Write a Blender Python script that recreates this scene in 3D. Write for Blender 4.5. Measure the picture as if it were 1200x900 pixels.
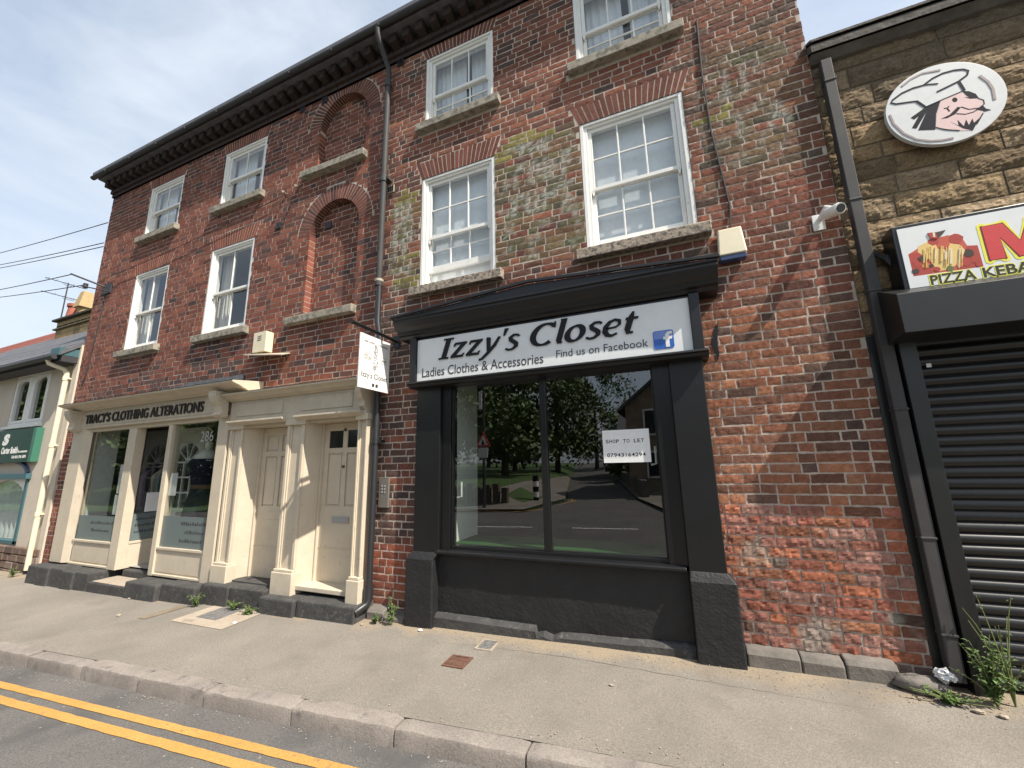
import bpy, bmesh, math, random
from mathutils import Vector, Matrix, noise
C = bpy.context
for o in list(bpy.data.objects): bpy.data.objects.remove(o)
SC = C.scene
COL = SC.collection
R = math.radians
rnd = random.Random(7)

# ------------------------------------------------------------------ camera, sky, sun, exposure
cam_d = bpy.data.cameras.new('camera'); cam = bpy.data.objects.new('camera', cam_d); COL.objects.link(cam)
cam_d.sensor_width = 36; cam_d.lens = 467.76/1200*36; cam_d.clip_end = 2000; cam_d.clip_start = 0.05
rx = Vector((0.924380262, 0.380884477, -0.021169461)); ux = Vector((0.094427449, -0.174696064, 0.980084048)); fx = Vector((-0.369600579, 0.907969328, 0.197451543))
m = Matrix((rx, ux, -fx)).transposed().to_4x4(); m.translation = Vector((0, -4.0, 1.64))
cam.matrix_world = m
SC.camera = cam

SUN = Vector((0.598, -0.199, 0.777)).normalized()
elev = math.asin(SUN.z)
w = bpy.data.worlds.new('World'); SC.world = w; w.use_nodes = True
nt = w.node_tree; nt.nodes.clear()
out = nt.nodes.new('ShaderNodeOutputWorld'); bg = nt.nodes.new('ShaderNodeBackground')
sky = nt.nodes.new('ShaderNodeTexSky'); sky.sky_type = 'NISHITA'; sky.sun_disc = False
sky.sun_elevation = elev; sky.sun_rotation = math.atan2(SUN.x, SUN.y)
sky.air_density = 1.0; sky.dust_density = 2.0; sky.ozone_density = 1.0
tc = nt.nodes.new('ShaderNodeTexCoord'); mp = nt.nodes.new('ShaderNodeMapping'); mp.inputs['Scale'].default_value = (1.0, 1.6, 3.2); mp.inputs['Rotation'].default_value = (0.3, 0.2, 0.5)
n1 = nt.nodes.new('ShaderNodeTexNoise'); n1.inputs['Scale'].default_value = 2.3; n1.inputs['Detail'].default_value = 9; n1.inputs['Roughness'].default_value = 0.55; n1.inputs['Distortion'].default_value = 0.35
cr = nt.nodes.new('ShaderNodeValToRGB'); cr.color_ramp.elements[0].position = 0.30; cr.color_ramp.elements[0].color = (0.38, 0.38, 0.38, 1); cr.color_ramp.elements[1].position = 0.72; cr.color_ramp.elements[1].color = (0.92, 0.92, 0.92, 1)
mx = nt.nodes.new('ShaderNodeMix'); mx.data_type = 'RGBA'; mx.inputs[7].default_value = (4.0, 4.4, 4.85, 1)
nt.links.new(tc.outputs['Generated'], mp.inputs['Vector']); nt.links.new(mp.outputs[0], n1.inputs['Vector']); nt.links.new(n1.outputs['Fac'], cr.inputs[0])
nt.links.new(cr.outputs[0], mx.inputs[0]); nt.links.new(sky.outputs[0], mx.inputs[6]); nt.links.new(mx.outputs[2], bg.inputs[0]); nt.links.new(bg.outputs[0], out.inputs[0])
bg.inputs[1].default_value = 0.115
sl = bpy.data.lights.new('sun', 'SUN'); sun = bpy.data.objects.new('sun', sl); COL.objects.link(sun)
sl.energy = 4.2; sl.angle = R(0.6); sl.color = (1.0, 0.93, 0.82)
sun.rotation_euler = (-SUN).to_track_quat('-Z', 'Y').to_euler()
SC.view_settings.view_transform = 'Standard'; SC.view_settings.look = 'None'; SC.view_settings.gamma = 1.0
SC.view_settings.exposure = 0.92
SC.render.engine = 'CYCLES'
SC.cycles.max_bounces = 6; SC.cycles.transparent_max_bounces = 16; SC.cycles.caustics_reflective = False; SC.cycles.caustics_refractive = False
SC.cycles.use_denoising = True

# ------------------------------------------------------------------ materials
def new_mat(name):
    mt = bpy.data.materials.new(name); mt.use_nodes = True
    nt = mt.node_tree; b = nt.nodes['Principled BSDF']
    return mt, nt, b
def N(nt, t, **kw):
    n = nt.nodes.new(t)
    for k, v in kw.items():
        if k in n.inputs: n.inputs[k].default_value = v
        else: setattr(n, k, v)
    return n
def pos(nt):
    return N(nt, 'ShaderNodeNewGeometry').outputs['Position']
def noise_n(nt, scale, detail=4, rough=0.6, vec=None, dist=0.0):
    n = N(nt, 'ShaderNodeTexNoise'); n.inputs['Scale'].default_value = scale; n.inputs['Detail'].default_value = detail
    n.inputs['Roughness'].default_value = rough; n.inputs['Distortion'].default_value = dist
    nt.links.new(vec if vec is not None else pos(nt), n.inputs['Vector']); return n.outputs['Fac']
def ramp(nt, fac, p0, c0, p1, c1):
    r = N(nt, 'ShaderNodeValToRGB'); e = r.color_ramp.elements
    f = lambda c: (c, c, c, 1) if isinstance(c, (int, float)) else (*c, 1)
    e[0].position = p0; e[0].color = f(c0); e[1].position = p1; e[1].color = f(c1)
    nt.links.new(fac, r.inputs[0]); return r.outputs[0]
def mixc(nt, fac, a, b, blend='MIX'):
    x = N(nt, 'ShaderNodeMix', data_type='RGBA', blend_type=blend)
    for i, v in ((0, fac), (6, a), (7, b)):
        if isinstance(v, (int, float)): x.inputs[i].default_value = v
        elif isinstance(v, tuple): x.inputs[i].default_value = (*v, 1)
        else: nt.links.new(v, x.inputs[i])
    return x.outputs[2]
def bump(nt, b, h, strength=0.4, dist=0.01, prev=None):
    n = N(nt, 'ShaderNodeBump'); n.inputs['Strength'].default_value = strength; n.inputs['Distance'].default_value = dist
    nt.links.new(h, n.inputs['Height'])
    if prev is not None: nt.links.new(prev, n.inputs['Normal'])
    nt.links.new(n.outputs[0], b.inputs['Normal']); return n.outputs[0]
def mat(name, col, rough=0.6, var=0.15, scale=8.0, bumps=((60, 0.2, 0.004),), dirt=None, metal=0.0, spec=0.5):
    """dirt = (scale, lo, hi, colour): stains of their own shape"""
    mt, nt, b = new_mat(name)
    f = noise_n(nt, scale, 6)
    lo = tuple(c*(1-var) for c in col); hi = tuple(min(1, c*(1+var)) for c in col)
    c = ramp(nt, f, 0.3, lo, 0.7, hi)
    if dirt:
        d = noise_n(nt, dirt[0], 8, 0.65)
        c = mixc(nt, ramp(nt, d, dirt[1], 0.0, dirt[2], 1.0), c, dirt[3])
    nt.links.new(c, b.inputs['Base Color']); b.inputs['Roughness'].default_value = rough; b.inputs['Metallic'].default_value = metal
    b.inputs['Specular IOR Level'].default_value = spec
    prev = None
    for s, st, di in bumps: prev = bump(nt, b, noise_n(nt, s, 5), st, di, prev)
    return mt
def flat(name, col, rough=0.5, spec=0.5):
    return mat(name, col, rough, 0.05, 20, (), spec=spec)
def attr_mat(name, rough=0.9, fine=(0.72, 1.25), bumps=((140, 0.5, 0.004), (38, 0.5, 0.006))):
    mt, nt, b = new_mat(name)
    a = N(nt, 'ShaderNodeAttribute'); a.attribute_name = 'Col'
    f = noise_n(nt, 55, 8, 0.7); g = noise_n(nt, 14, 6, 0.7)
    c = mixc(nt, 1.0, a.outputs['Color'], ramp(nt, f, 0.3, fine[0], 0.7, fine[1]), 'MULTIPLY')
    c = mixc(nt, 1.0, c, ramp(nt, g, 0.3, 0.78, 0.7, 1.18), 'MULTIPLY')
    nt.links.new(c, b.inputs['Base Color']); b.inputs['Roughness'].default_value = rough; b.inputs['Specular IOR Level'].default_value = 0.25
    prev = None
    for s, st, di in bumps: prev = bump(nt, b, noise_n(nt, s, 6, 0.65), st, di, prev)
    return mt
def glass_mat(name, ior=1.55, tint=(0.86, 0.9, 0.88), wav=0.02, rough=0.0):
    mt, nt, b = new_mat(name); nt.nodes.remove(b)
    o = nt.nodes['Material Output']
    t = N(nt, 'ShaderNodeBsdfTransparent'); t.inputs[0].default_value = (*tint, 1)
    g = N(nt, 'ShaderNodeBsdfGlossy'); g.inputs['Roughness'].default_value = rough; g.inputs[0].default_value = (1, 1, 1, 1)
    fr = N(nt, 'ShaderNodeFresnel'); ge = N(nt, 'ShaderNodeNewGeometry'); mr = N(nt, 'ShaderNodeMapRange')      # thin sheet: same reflection from both sides
    mr.inputs['To Min'].default_value = ior; mr.inputs['To Max'].default_value = 1/ior; nt.links.new(ge.outputs['Backfacing'], mr.inputs['Value']); nt.links.new(mr.outputs[0], fr.inputs['IOR'])
    ms = N(nt, 'ShaderNodeMixShader')
    if wav:
        bn = N(nt, 'ShaderNodeBump'); bn.inputs['Strength'].default_value = wav; bn.inputs['Distance'].default_value = 0.05
        nt.links.new(noise_n(nt, 2.2, 1), bn.inputs['Height']); nt.links.new(bn.outputs[0], g.inputs['Normal'])
    nt.links.new(fr.outputs[0], ms.inputs[0]); nt.links.new(t.outputs[0], ms.inputs[1]); nt.links.new(g.outputs[0], ms.inputs[2])
    nt.links.new(ms.outputs[0], o.inputs['Surface']); return mt

M = {}
M['brick'] = attr_mat('brick')
M['stoneblock'] = attr_mat('stone_block', 0.95, (0.6, 1.3), ((90, 0.6, 0.006), (28, 0.6, 0.012)))
M['mortar'] = mat('mortar', (0.50, 0.42, 0.35), 0.95, 0.2, 5, ((120, 0.5, 0.004), (30, 0.4, 0.006)), (5, 0.50, 0.72, (0.20, 0.14, 0.11)))
M['stonemortar'] = mat('stone_mortar', (0.17, 0.13, 0.085), 0.95, 0.3, 6, ((80, 0.5, 0.006),))
M['sill'] = mat('sill_stone', (0.30, 0.268, 0.215), 0.9, 0.16, 9, ((70, 0.4, 0.005), (18, 0.3, 0.01)), (14, 0.47, 0.62, (0.13, 0.122, 0.10)))
M['sill_worn'] = mat('sill_worn', (0.34, 0.28, 0.22), 0.9, 0.2, 9, ((70, 0.5, 0.006), (16, 0.6, 0.014)), (22, 0.47, 0.6, (0.10, 0.09, 0.08)))
M['white'] = mat('white_gloss_paint', (0.80, 0.79, 0.75), 0.4, 0.05, 6, ((90, 0.08, 0.002),), (30, 0.62, 0.75, (0.42, 0.40, 0.36)))
M['cream'] = mat('cream_paint', (0.56, 0.485, 0.375), 0.45, 0.06, 5, ((60, 0.1, 0.002),), (16, 0.60, 0.76, (0.40, 0.33, 0.23)))
M['creamdark'] = mat('cream_paint_worn', (0.52, 0.455, 0.355), 0.6, 0.1, 7, ((50, 0.25, 0.004),), (20, 0.62, 0.74, (0.42, 0.36, 0.27)))
M['black'] = mat('black_gloss_paint', (0.0075, 0.0075, 0.0085), 0.4, 0.2, 4, ((25, 0.08, 0.003),), (30, 0.62, 0.8, (0.035, 0.035, 0.035)))
M['blackmatt'] = mat('black_masonry_paint', (0.0125, 0.0125, 0.0135), 0.6, 0.25, 5, ((45, 0.5, 0.012), (12, 0.5, 0.02)), (40, 0.72, 0.75, (0.07, 0.07, 0.07)))
M['blackframe'] = flat('black_frame', (0.008, 0.008, 0.009), 0.3)
M['greystone'] = mat('dark_painted_stone', (0.048, 0.047, 0.046), 0.8, 0.3, 6, ((40, 0.5, 0.01), (12, 0.4, 0.02)), (18, 0.55, 0.68, (0.11, 0.10, 0.09)))
M['palestone'] = mat('plinth_stone', (0.15, 0.135, 0.118), 0.9, 0.25, 7, ((50, 0.5, 0.008), (12, 0.4, 0.02)))
M['pipe'] = mat('grey_pipe_paint', (0.055, 0.052, 0.052), 0.65, 0.15, 6, ((60, 0.1, 0.002),), (16, 0.6, 0.75, (0.04, 0.038, 0.036)), spec=0.3)
M['blackpipe'] = flat('black_pipe', (0.022, 0.022, 0.025), 0.4)
M['iron'] = flat('gutter_iron', (0.035, 0.035, 0.038), 0.6)
M['slate'] = mat('roof_slate', (0.095, 0.095, 0.105), 0.7, 0.3, 7, ((30, 0.3, 0.01),))
M['redtile'] = mat('red_roof_tile', (0.25, 0.075, 0.05), 0.8, 0.25, 7, ((20, 0.4, 0.02),))
M['glass'] = glass_mat('window_glass', 1.65, (0.88, 0.91, 0.92), wav=0.03)
M['shopglass'] = glass_mat('shop_glass', 2.1, (0.80, 0.84, 0.82), 0.006)
M['dark'] = flat('interior_dark', (0.05, 0.048, 0.045), 0.9, 0.1)
M['room'] = flat('interior_wall', (0.30, 0.29, 0.27), 0.9, 0.1)
M['partition'] = flat('partition_paint', (0.80, 0.80, 0.76), 0.7, 0.2)
M['turf'] = flat('artificial_turf', (0.03, 0.10, 0.03), 0.9, 0.1)
M['signwhite'] = mat('sign_white', (0.76, 0.77, 0.77), 0.35, 0.03, 12, ((160, 0.1, 0.001),))
M['panelwhite'] = flat('white_plastic', (0.78, 0.77, 0.74), 0.4)
M['ivory'] = mat('ivory_plastic', (0.70, 0.63, 0.46), 0.45, 0.05, 8, ())
M['letter'] = flat('letter_black', (0.011, 0.011, 0.013), 0.5, 0.25)
M['lettergrey'] = flat('print_grey', (0.05, 0.05, 0.055), 0.5)
M['blue'] = flat('icon_blue', (0.03, 0.12, 0.45), 0.3); M['bluelight'] = flat('icon_light_blue', (0.16, 0.25, 0.58), 0.3)
M['red'] = flat('print_red', (0.62, 0.05, 0.05), 0.4); M['yellow'] = flat('print_yellow', (0.85, 0.78, 0.08), 0.4)
M['brownred'] = flat('print_dark_red', (0.16, 0.02, 0.02), 0.4)
M['pink'] = flat('print_pink', (0.74, 0.52, 0.50), 0.4); M['navy'] = flat('print_navy', (0.014, 0.014, 0.022), 0.7, 0.15); M['taupe'] = flat('print_taupe', (0.28, 0.22, 0.22), 0.5)
M['shutter'] = mat('black_shutter', (0.011, 0.011, 0.011), 0.36, 0.2, 5, ((40, 0.08, 0.003),), (22, 0.68, 0.76, (0.06, 0.06, 0.056)))
M['green'] = flat('sign_green', (0.004, 0.036, 0.024), 0.4); M['greenedge'] = flat('sign_edge_green', (0.045, 0.16, 0.11), 0.4)
M['render'] = mat('cream_render', (0.56, 0.49, 0.40), 0.85, 0.06, 3, ((70, 0.3, 0.004),), (4, 0.6, 0.8, (0.44, 0.38, 0.31)))
M['teal'] = flat('teal_paint', (0.05, 0.12, 0.14), 0.5)
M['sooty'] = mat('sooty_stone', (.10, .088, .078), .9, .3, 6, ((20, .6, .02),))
M['paper'] = flat('paper', (0.80, 0.80, 0.79), 0.7)
M['leaf'] = mat('leaf_green', (0.085, 0.14, 0.035), 0.6, 0.45, 30, ()); M['leafdark'] = mat('tree_leaf', (0.085, 0.135, 0.035), 0.6, 0.5, 1.2, ())
M['bark'] = mat('bark', (0.09, 0.07, 0.05), 0.9, 0.3, 10, ((30, 0.6, 0.02),)); M['stem'] = flat('plant_stem', (0.13, 0.16, 0.05), 0.7)
M['grass'] = mat('grass_bank', (0.055, 0.10, 0.022), 0.9, 0.35, 3, ((30, 0.6, 0.03),))
M['lead'] = mat('lead_flashing', (0.11, 0.115, 0.125), 0.6, 0.25, 10, ((30, 0.4, 0.006),))
M['steel'] = flat('steel', (0.35, 0.35, 0.34), 0.4); M['cable'] = flat('cable_black', (0.03, 0.03, 0.033), 0.6)
M['curtain'] = flat('net_curtain', (0.75, 0.76, 0.78), 0.9, 0.1); M['blind'] = flat('pale_blind', (0.78, 0.80, 0.82), 0.8, 0.1); M['drape'] = flat('drape', (0.58, 0.54, 0.47), 0.9, 0.1)
M['wood'] = mat('brown_wood', (0.12, 0.06, 0.035), 0.6, 0.3, 6, ())

def ground_mat(name, col, col2, big, fine_amp=0.35, patch=None, spots=None, rough=0.92, sand=None):
    mt, nt, b = new_mat(name)
    c = ramp(nt, noise_n(nt, big, 6, 0.6), 0.32, col, 0.68, col2)
    if sand:      # washed-out grit lying along the foot of the walls
        sx = N(nt, 'ShaderNodeSeparateXYZ'); nt.links.new(pos(nt), sx.inputs[0])
        ad = N(nt, 'ShaderNodeMath', operation='MULTIPLY_ADD'); nt.links.new(noise_n(nt, 2.6, 7, 0.65), ad.inputs[0]); ad.inputs[1].default_value = 0.75; nt.links.new(sx.outputs['Y'], ad.inputs[2])
        c = mixc(nt, ramp(nt, ad.outputs[0], 0.02, 0.0, 0.20, 1.0), c, sand)
    f = noise_n(nt, 115, 3, 0.85); f2 = noise_n(nt, 60, 4, 0.7)
    c = mixc(nt, 1.0, c, ramp(nt, f, 0.3, 1-fine_amp, 0.7, 1+fine_amp), 'MULTIPLY')
    c = mixc(nt, 1.0, c, ramp(nt, f2, 0.3, 0.86, 0.7, 1.12), 'MULTIPLY')
    if patch: c = mixc(nt, ramp(nt, noise_n(nt, patch[0], 5, 0.6), patch[1], 0.0, patch[2], 1.0), c, patch[3])
    if spots:
        v = N(nt, 'ShaderNodeTexVoronoi'); v.inputs['Scale'].default_value = spots[0]; nt.links.new(pos(nt), v.inputs['Vector'])
        c = mixc(nt, ramp(nt, v.outputs['Distance'], spots[1], 1.0, spots[1]+0.02, 0.0), c, spots[2])
    nt.links.new(c, b.inputs['Base Color']); b.inputs['Roughness'].default_value = rough; b.inputs['Specular IOR Level'].default_value = 0.3
    p = bump(nt, b, f, 0.5, 0.006); p = bump(nt, b, f2, 0.35, 0.008, p); bump(nt, b, noise_n(nt, 3, 3), 0.2, 0.03, p)
    return mt
M['pavement'] = ground_mat('pavement_asphalt', (0.190, 0.170, 0.146), (0.240, 0.216, 0.185), 1.1, 0.32, (1.4, 0.52, 0.74, (0.168, 0.151, 0.131)), (9, 0.045, (0.34, 0.31, 0.27)), sand=(0.285, 0.23, 0.165))
M['road'] = ground_mat('road_asphalt', (0.105, 0.100, 0.096), (0.14, 0.132, 0.124), 0.9, 0.55, (1.6, 0.55, 0.72, (0.085, 0.082, 0.08)), (7, 0.05, (0.26, 0.25, 0.23)))
M['kerb'] = ground_mat('kerb_stone', (0.20, 0.175, 0.158), (0.29, 0.255, 0.225), 3.0, 0.25, (7, 0.56, 0.70, (0.145, 0.13, 0.118)))
M['yline'] = ground_mat('yellow_line_paint', (0.43, 0.235, 0.062), (0.50, 0.285, 0.085), 2.0, 0.25, (16, 0.60, 0.74, (0.17, 0.125, 0.085)), None, 0.8)
M['wline'] = ground_mat('white_line_paint', (0.6, 0.6, 0.58), (0.7, 0.7, 0.68), 2.0, 0.15)
M['concrete'] = ground_mat('concrete', (0.33, 0.275, 0.215), (0.40, 0.34, 0.27), 3.0, 0.2, (5, 0.56, 0.7, (0.24, 0.20, 0.16)))
M['dirt'] = ground_mat('dirt', (0.17, 0.135, 0.095), (0.25, 0.205, 0.15), 5.0, 0.4)
M['seam'] = mat('seam_tar', (.19, .167, .141), .9, .2, 9, ())
M['rust'] = mat('rusty_iron', (0.13, 0.065, 0.045), 0.75, 0.3, 20, ((60, 0.4, 0.003),))
M['iron_cover'] = mat('iron_cover', (0.17, 0.165, 0.16), 0.6, 0.3, 20, ((60, 0.4, 0.003),))

# ------------------------------------------------------------------ mesh builder
class MB:
    def __init__(s): s.v = []; s.f = []; s.m = []; s.c = []
    def add(s, vs, fs, mi=0, col=(1, 1, 1)):
        n = len(s.v); s.v += [tuple(p) for p in vs]
        s.c += ([col]*len(vs) if not isinstance(col, list) else col)
        for f in fs: s.f.append(tuple(i+n for i in f)); s.m.append(mi)
        return s
    def box(s, x0, x1, y0, y1, z0, z1, mi=0, col=(1, 1, 1)):
        v = [(x0,y0,z0),(x1,y0,z0),(x1,y1,z0),(x0,y1,z0),(x0,y0,z1),(x1,y0,z1),(x1,y1,z1),(x0,y1,z1)]
        return s.add(v, [(0,3,2,1),(4,5,6,7),(0,1,5,4),(1,2,6,5),(2,3,7,6),(3,0,4,7)], mi, col)
    def quad(s, a, b, c, d, mi=0, col=(1, 1, 1)): return s.add([a, b, c, d], [(0,1,2,3)], mi, col)
    def prism(s, poly, fn, d0, d1, mi=0, col=(1, 1, 1)):
        """poly in 2D, fn(u, v, d) -> point"""
        n = len(poly); vs = [fn(u, v, d0) for u, v in poly] + [fn(u, v, d1) for u, v in poly]
        fs = [tuple(range(n)), tuple(range(2*n-1, n-1, -1))] + [(i, n+i, n+(i+1) % n, (i+1) % n) for i in range(n)]
        return s.add(vs, fs, mi, col)
    def xz(s, poly, y0, y1, mi=0, col=(1, 1, 1)): return s.prism(poly, lambda u, v, d: (u, d, v), y0, y1, mi, col)
    def yz(s, poly, x0, x1, mi=0, col=(1, 1, 1)): return s.prism(poly, lambda u, v, d: (d, u, v), x0, x1, mi, col)
    def xy(s, poly, z0, z1, mi=0, col=(1, 1, 1)): return s.prism(poly, lambda u, v, d: (u, v, d), z0, z1, mi, col)
    def tube(s, pts, r, n=10, mi=0, cap=True, col=(1, 1, 1)):
        pts = [Vector(p) for p in pts]; rs = r if isinstance(r, (list, tuple)) else [r]*len(pts)
        vs = []; fs = []
        up = Vector((0, 0, 1)); t0 = (pts[1]-pts[0]).normalized()
        if abs(t0.dot(up)) > 0.9: up = Vector((0, 1, 0))
        a = t0.cross(up).normalized()
        for i, p in enumerate(pts):
            t = ((pts[min(i+1, len(pts)-1)]-pts[max(i-1, 0)])).normalized()
            a = (a - t*a.dot(t)).normalized(); b = t.cross(a)
            for k in range(n):
                q = 2*math.pi*k/n; vs.append(p + a*(math.cos(q)*rs[i]) + b*(math.sin(q)*rs[i]))
        for i in range(len(pts)-1):
            for k in range(n):
                fs.append((i*n+k, i*n+(k+1) % n, (i+1)*n+(k+1) % n, (i+1)*n+k))
        if cap: fs += [tuple(range(n-1, -1, -1)), tuple(range((len(pts)-1)*n, len(pts)*n))]
        return s.add(vs, fs, mi, col)
    def lathe(s, prof, cx, cy, n=16, mi=0):
        vs = []; fs = []
        for r, z in prof:
            for k in range(n): q = 2*math.pi*k/n; vs.append((cx+r*math.cos(q), cy+r*math.sin(q), z))
        for i in range(len(prof)-1):
            for k in range(n): fs.append((i*n+k, i*n+(k+1) % n, (i+1)*n+(k+1) % n, (i+1)*n+k))
        fs += [tuple(range(n-1, -1, -1)), tuple(range((len(prof)-1)*n, len(prof)*n))]
        return s.add(vs, fs, mi)
    def build(s, name, mats, parent=None, bevel=0, smooth=False, attr=False, fix=True):
        me = bpy.data.meshes.new(name); me.from_pydata(s.v, [], s.f)
        for mt in (mats if isinstance(mats, list) else [mats]): me.materials.append(mt)
        me.polygons.foreach_set('material_index', s.m)
        if attr:
            a = me.color_attributes.new('Col', 'FLOAT_COLOR', 'POINT')
            flatc = []
            for c in s.c: flatc += [c[0], c[1], c[2], 1.0]
            a.data.foreach_set('color', flatc)
        if fix:
            bm = bmesh.new(); bm.from_mesh(me); bmesh.ops.recalc_face_normals(bm, faces=bm.faces); bm.to_mesh(me); bm.free()
        if smooth:
            me.polygons.foreach_set('use_smooth', [True]*len(me.polygons))
            if smooth != 'all': me.set_sharp_from_angle(angle=R(40))
        me.update()
        o = bpy.data.objects.new(name, me); COL.objects.link(o)
        if parent: o.parent = parent; o.matrix_parent_inverse = parent.matrix_world.inverted() if False else Matrix.Translation(-Vector(parent.location)) if parent.parent is None else Matrix.Translation(-Vector(WL(parent)))
        if bevel:
            b = o.modifiers.new('bevel', 'BEVEL'); b.width = bevel; b.segments = 2; b.limit_method = 'ANGLE'; b.angle_limit = R(50)
        return o
def WL(o):
    # every mesh object sits at the origin of the world; only the things' Empties have a location
    return (0, 0, 0) if o.type == 'MESH' else o.location
def tag(o, label=None, cat=None, group=None, kind=None):
    if label: o['label'] = label
    if cat: o['category'] = cat
    if group: o['group'] = group
    if kind: o['kind'] = kind
    return o
def thing(name, label, cat, loc=(0, 0, 0), group=None):
    o = bpy.data.objects.new(name, None); COL.objects.link(o); o.location = loc; o.empty_display_size = 0.2
    return tag(o, label, cat, group)

BFONT = None
def text_pts(body, size=1.0, offset=0.0, shear=0.0, extrude=0.0, res=3):
    cu = bpy.data.curves.new('text', 'FONT'); cu.body = body; cu.size = size; cu.offset = offset; cu.shear = shear; cu.extrude = extrude; cu.resolution_u = res
    ob = bpy.data.objects.new('text', cu); COL.objects.link(ob)
    dg = C.evaluated_depsgraph_get(); me = bpy.data.meshes.new_from_object(ob.evaluated_get(dg))
    vs = [tuple(v.co) for v in me.vertices]; fs = [tuple(p.vertices) for p in me.polygons]
    bpy.data.objects.remove(ob); bpy.data.curves.remove(cu); bpy.data.meshes.remove(me)
    return vs, fs
def put_text(mb, body, fn, u0, u1, v0, v1, depth=0.001, offset=0.0, shear=0.0, mi=0, mono=False, vfit=True):
    """fit text into the rectangle u0..u1, v0..v1 ; fn(u, v, d) -> point, d out of the surface"""
    if mono:
        vs, fs = [], []
        for i, ch in enumerate(body):
            if ch == ' ': continue
            a, b = text_pts(ch, 1.0, offset, shear, 0.5); xs = [p[0] for p in a]; wd = max(xs)-min(xs); k = min(1.25, 0.5/max(wd, 0.01)) if ch not in '1I' else 1.0
            n = len(vs); cx = (max(xs)+min(xs))/2
            vs += [((p[0]-cx)*k+i*0.62, p[1], p[2]) for p in a]; fs += [tuple(j+n for j in f) for f in b]
    else: vs, fs = text_pts(body, 1.0, offset, shear, 0.5)
    if not vs: return
    x0 = min(p[0] for p in vs); x1 = max(p[0] for p in vs); y0 = min(p[1] for p in vs); y1 = max(p[1] for p in vs)
    sx = (u1-u0)/(x1-x0); sy = (v1-v0)/(y1-y0)
    mb.add([fn(u0+(p[0]-x0)*sx, v0+(p[1]-y0)*sy, depth*(p[2]+0.5)) for p in vs], fs, mi)

def gz(x, y): return 0.02*(x+2.8)+0.03*y
def yk(x): return -1.435+0.053*x          # front edge of the kerb
def gr(x, y=-3): return 0.02*(x+2.8)+0.03*yk(x)-0.115

# ------------------------------------------------------------------ ground, road, pavement
g = MB(); g.quad((-900, -900, -4.2), (900, -900, -4.2), (900, 900, -4.2), (-900, 900, -4.2)); tag(g.build('ground', M['grass']), kind='structure')
def sheet(xs, ys_fn, zf, mb):
    n = None; vs = []
    for x in xs:
        ys = ys_fn(x); n = len(ys)
        for y in ys: vs.append((x, y, zf(x, y)))
    fs = [(i*n+j, (i+1)*n+j, (i+1)*n+j+1, i*n+j+1) for i in range(len(xs)-1) for j in range(n-1)]
    mb.add(vs, fs); return mb
def lin(a, b, n): return [a+(b-a)*i/n for i in range(n+1)]
XS = lin(-60, -14, 12)[:-1] + lin(-14, 5, 76)[:-1] + lin(5, 45, 10)
def pz(x, y):
    wob = 0.006*noise.noise((x*0.9, y*1.4, 3.1)) + 0.010*max(0, 1-abs(y+0.05)/0.35)*noise.noise((x*1.7, 0, 1))
    return gz(x, y)+wob-0.004*max(0, 1-abs(y-yk(x)-0.118)/0.1)
p = MB(); sheet(XS, lambda x: lin(yk(x)+0.118, 0.6, 40), pz, p); tag(p.build('pavement', M['pavement'], smooth='all'), kind='structure')
FARK = -11.6
r_ = MB(); sheet(XS, lambda x: [FARK+(yk(x)+0.02-FARK)*t for t in lin(0, 1, 10)], lambda x, y: gr(x), r_)
tag(r_.build('road', M['road'], smooth='all'), kind='structure')
# side road opposite, running away from the shops
sr = MB(); D = Vector((-0.145, -1, 0))
def srz(y): return gr(-3)+0.012*(-y-11.6)*0.0
sr.add([(-5.9, FARK+0.3, gr(-5.9)+0.004), (0.1, FARK+0.3, gr(0)+0.004), (-1.9, -15.5, gr(-1)+0.06), (-5.2, -15.5, gr(-5)+0.06), (-6.2, -38, 0.3), (-10.6, -38, 0.25), (-14, -80, 1.6), (-20, -80, 1.5)], [(0, 1, 2, 3), (3, 2, 4, 5), (5, 4, 6, 7)])
tag(sr.build('side_road', M['road']), kind='structure')
# kerb: stones with open joints
k = MB(); js = [-5.3, -4.48, -3.66, -2.76, -1.89, -0.99]
jl = js[:]
while jl[0] > -40: jl.insert(0, jl[0]-0.86-rnd.random()*0.08)
while jl[-1] < 30: jl.append(jl[-1]+0.9)
for a, b in zip(jl[:-1], jl[1:]):
    a += 0.006; b -= 0.006; vs = []; n = 14; prof = [(0.0, -0.20), (-0.002, -0.028), (0.006, -0.006), (0.02, 0.0), (0.08, 0.002), (0.138, 0.001), (0.14, -0.2)]
    dz = rnd.uniform(-0.006, 0.006); dy = rnd.uniform(-0.006, 0.006)
    for i in range(n+1):
        x = a+(b-a)*i/n; e = 0.016 if i in (0, n) else 0
        for q, (py, pzz) in enumerate(prof):
            j = 0.005*noise.noise((x*6, q*3.0, a))+(0.004*noise.noise((x*23, q*5.0, a)) if 0 < q < 4 else 0)
            chip = (0.03 if (abs(a+0.004+1.89) < 0.01 and i == 0 and 1 <= q <= 4) else 0)
            vs.append((x, yk(x)+py+dy+j+(e*0.5 if q < 3 else 0), gz(x, yk(x))+pzz+dz+j-e*(1 if 0 < q < 6 else 0)*0.5-chip))
    L = len(prof); fs = [(i*L+q, (i+1)*L+q, (i+1)*L+q+1, i*L+q+1) for i in range(n) for q in range(L-1)] + [tuple(range(L)), tuple(range(n*L+L-1, n*L-1, -1))]
    k.add(vs, fs)
tag(k.build('kerb', M['kerb'], smooth=True), kind='structure')
yl = MB()
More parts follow.
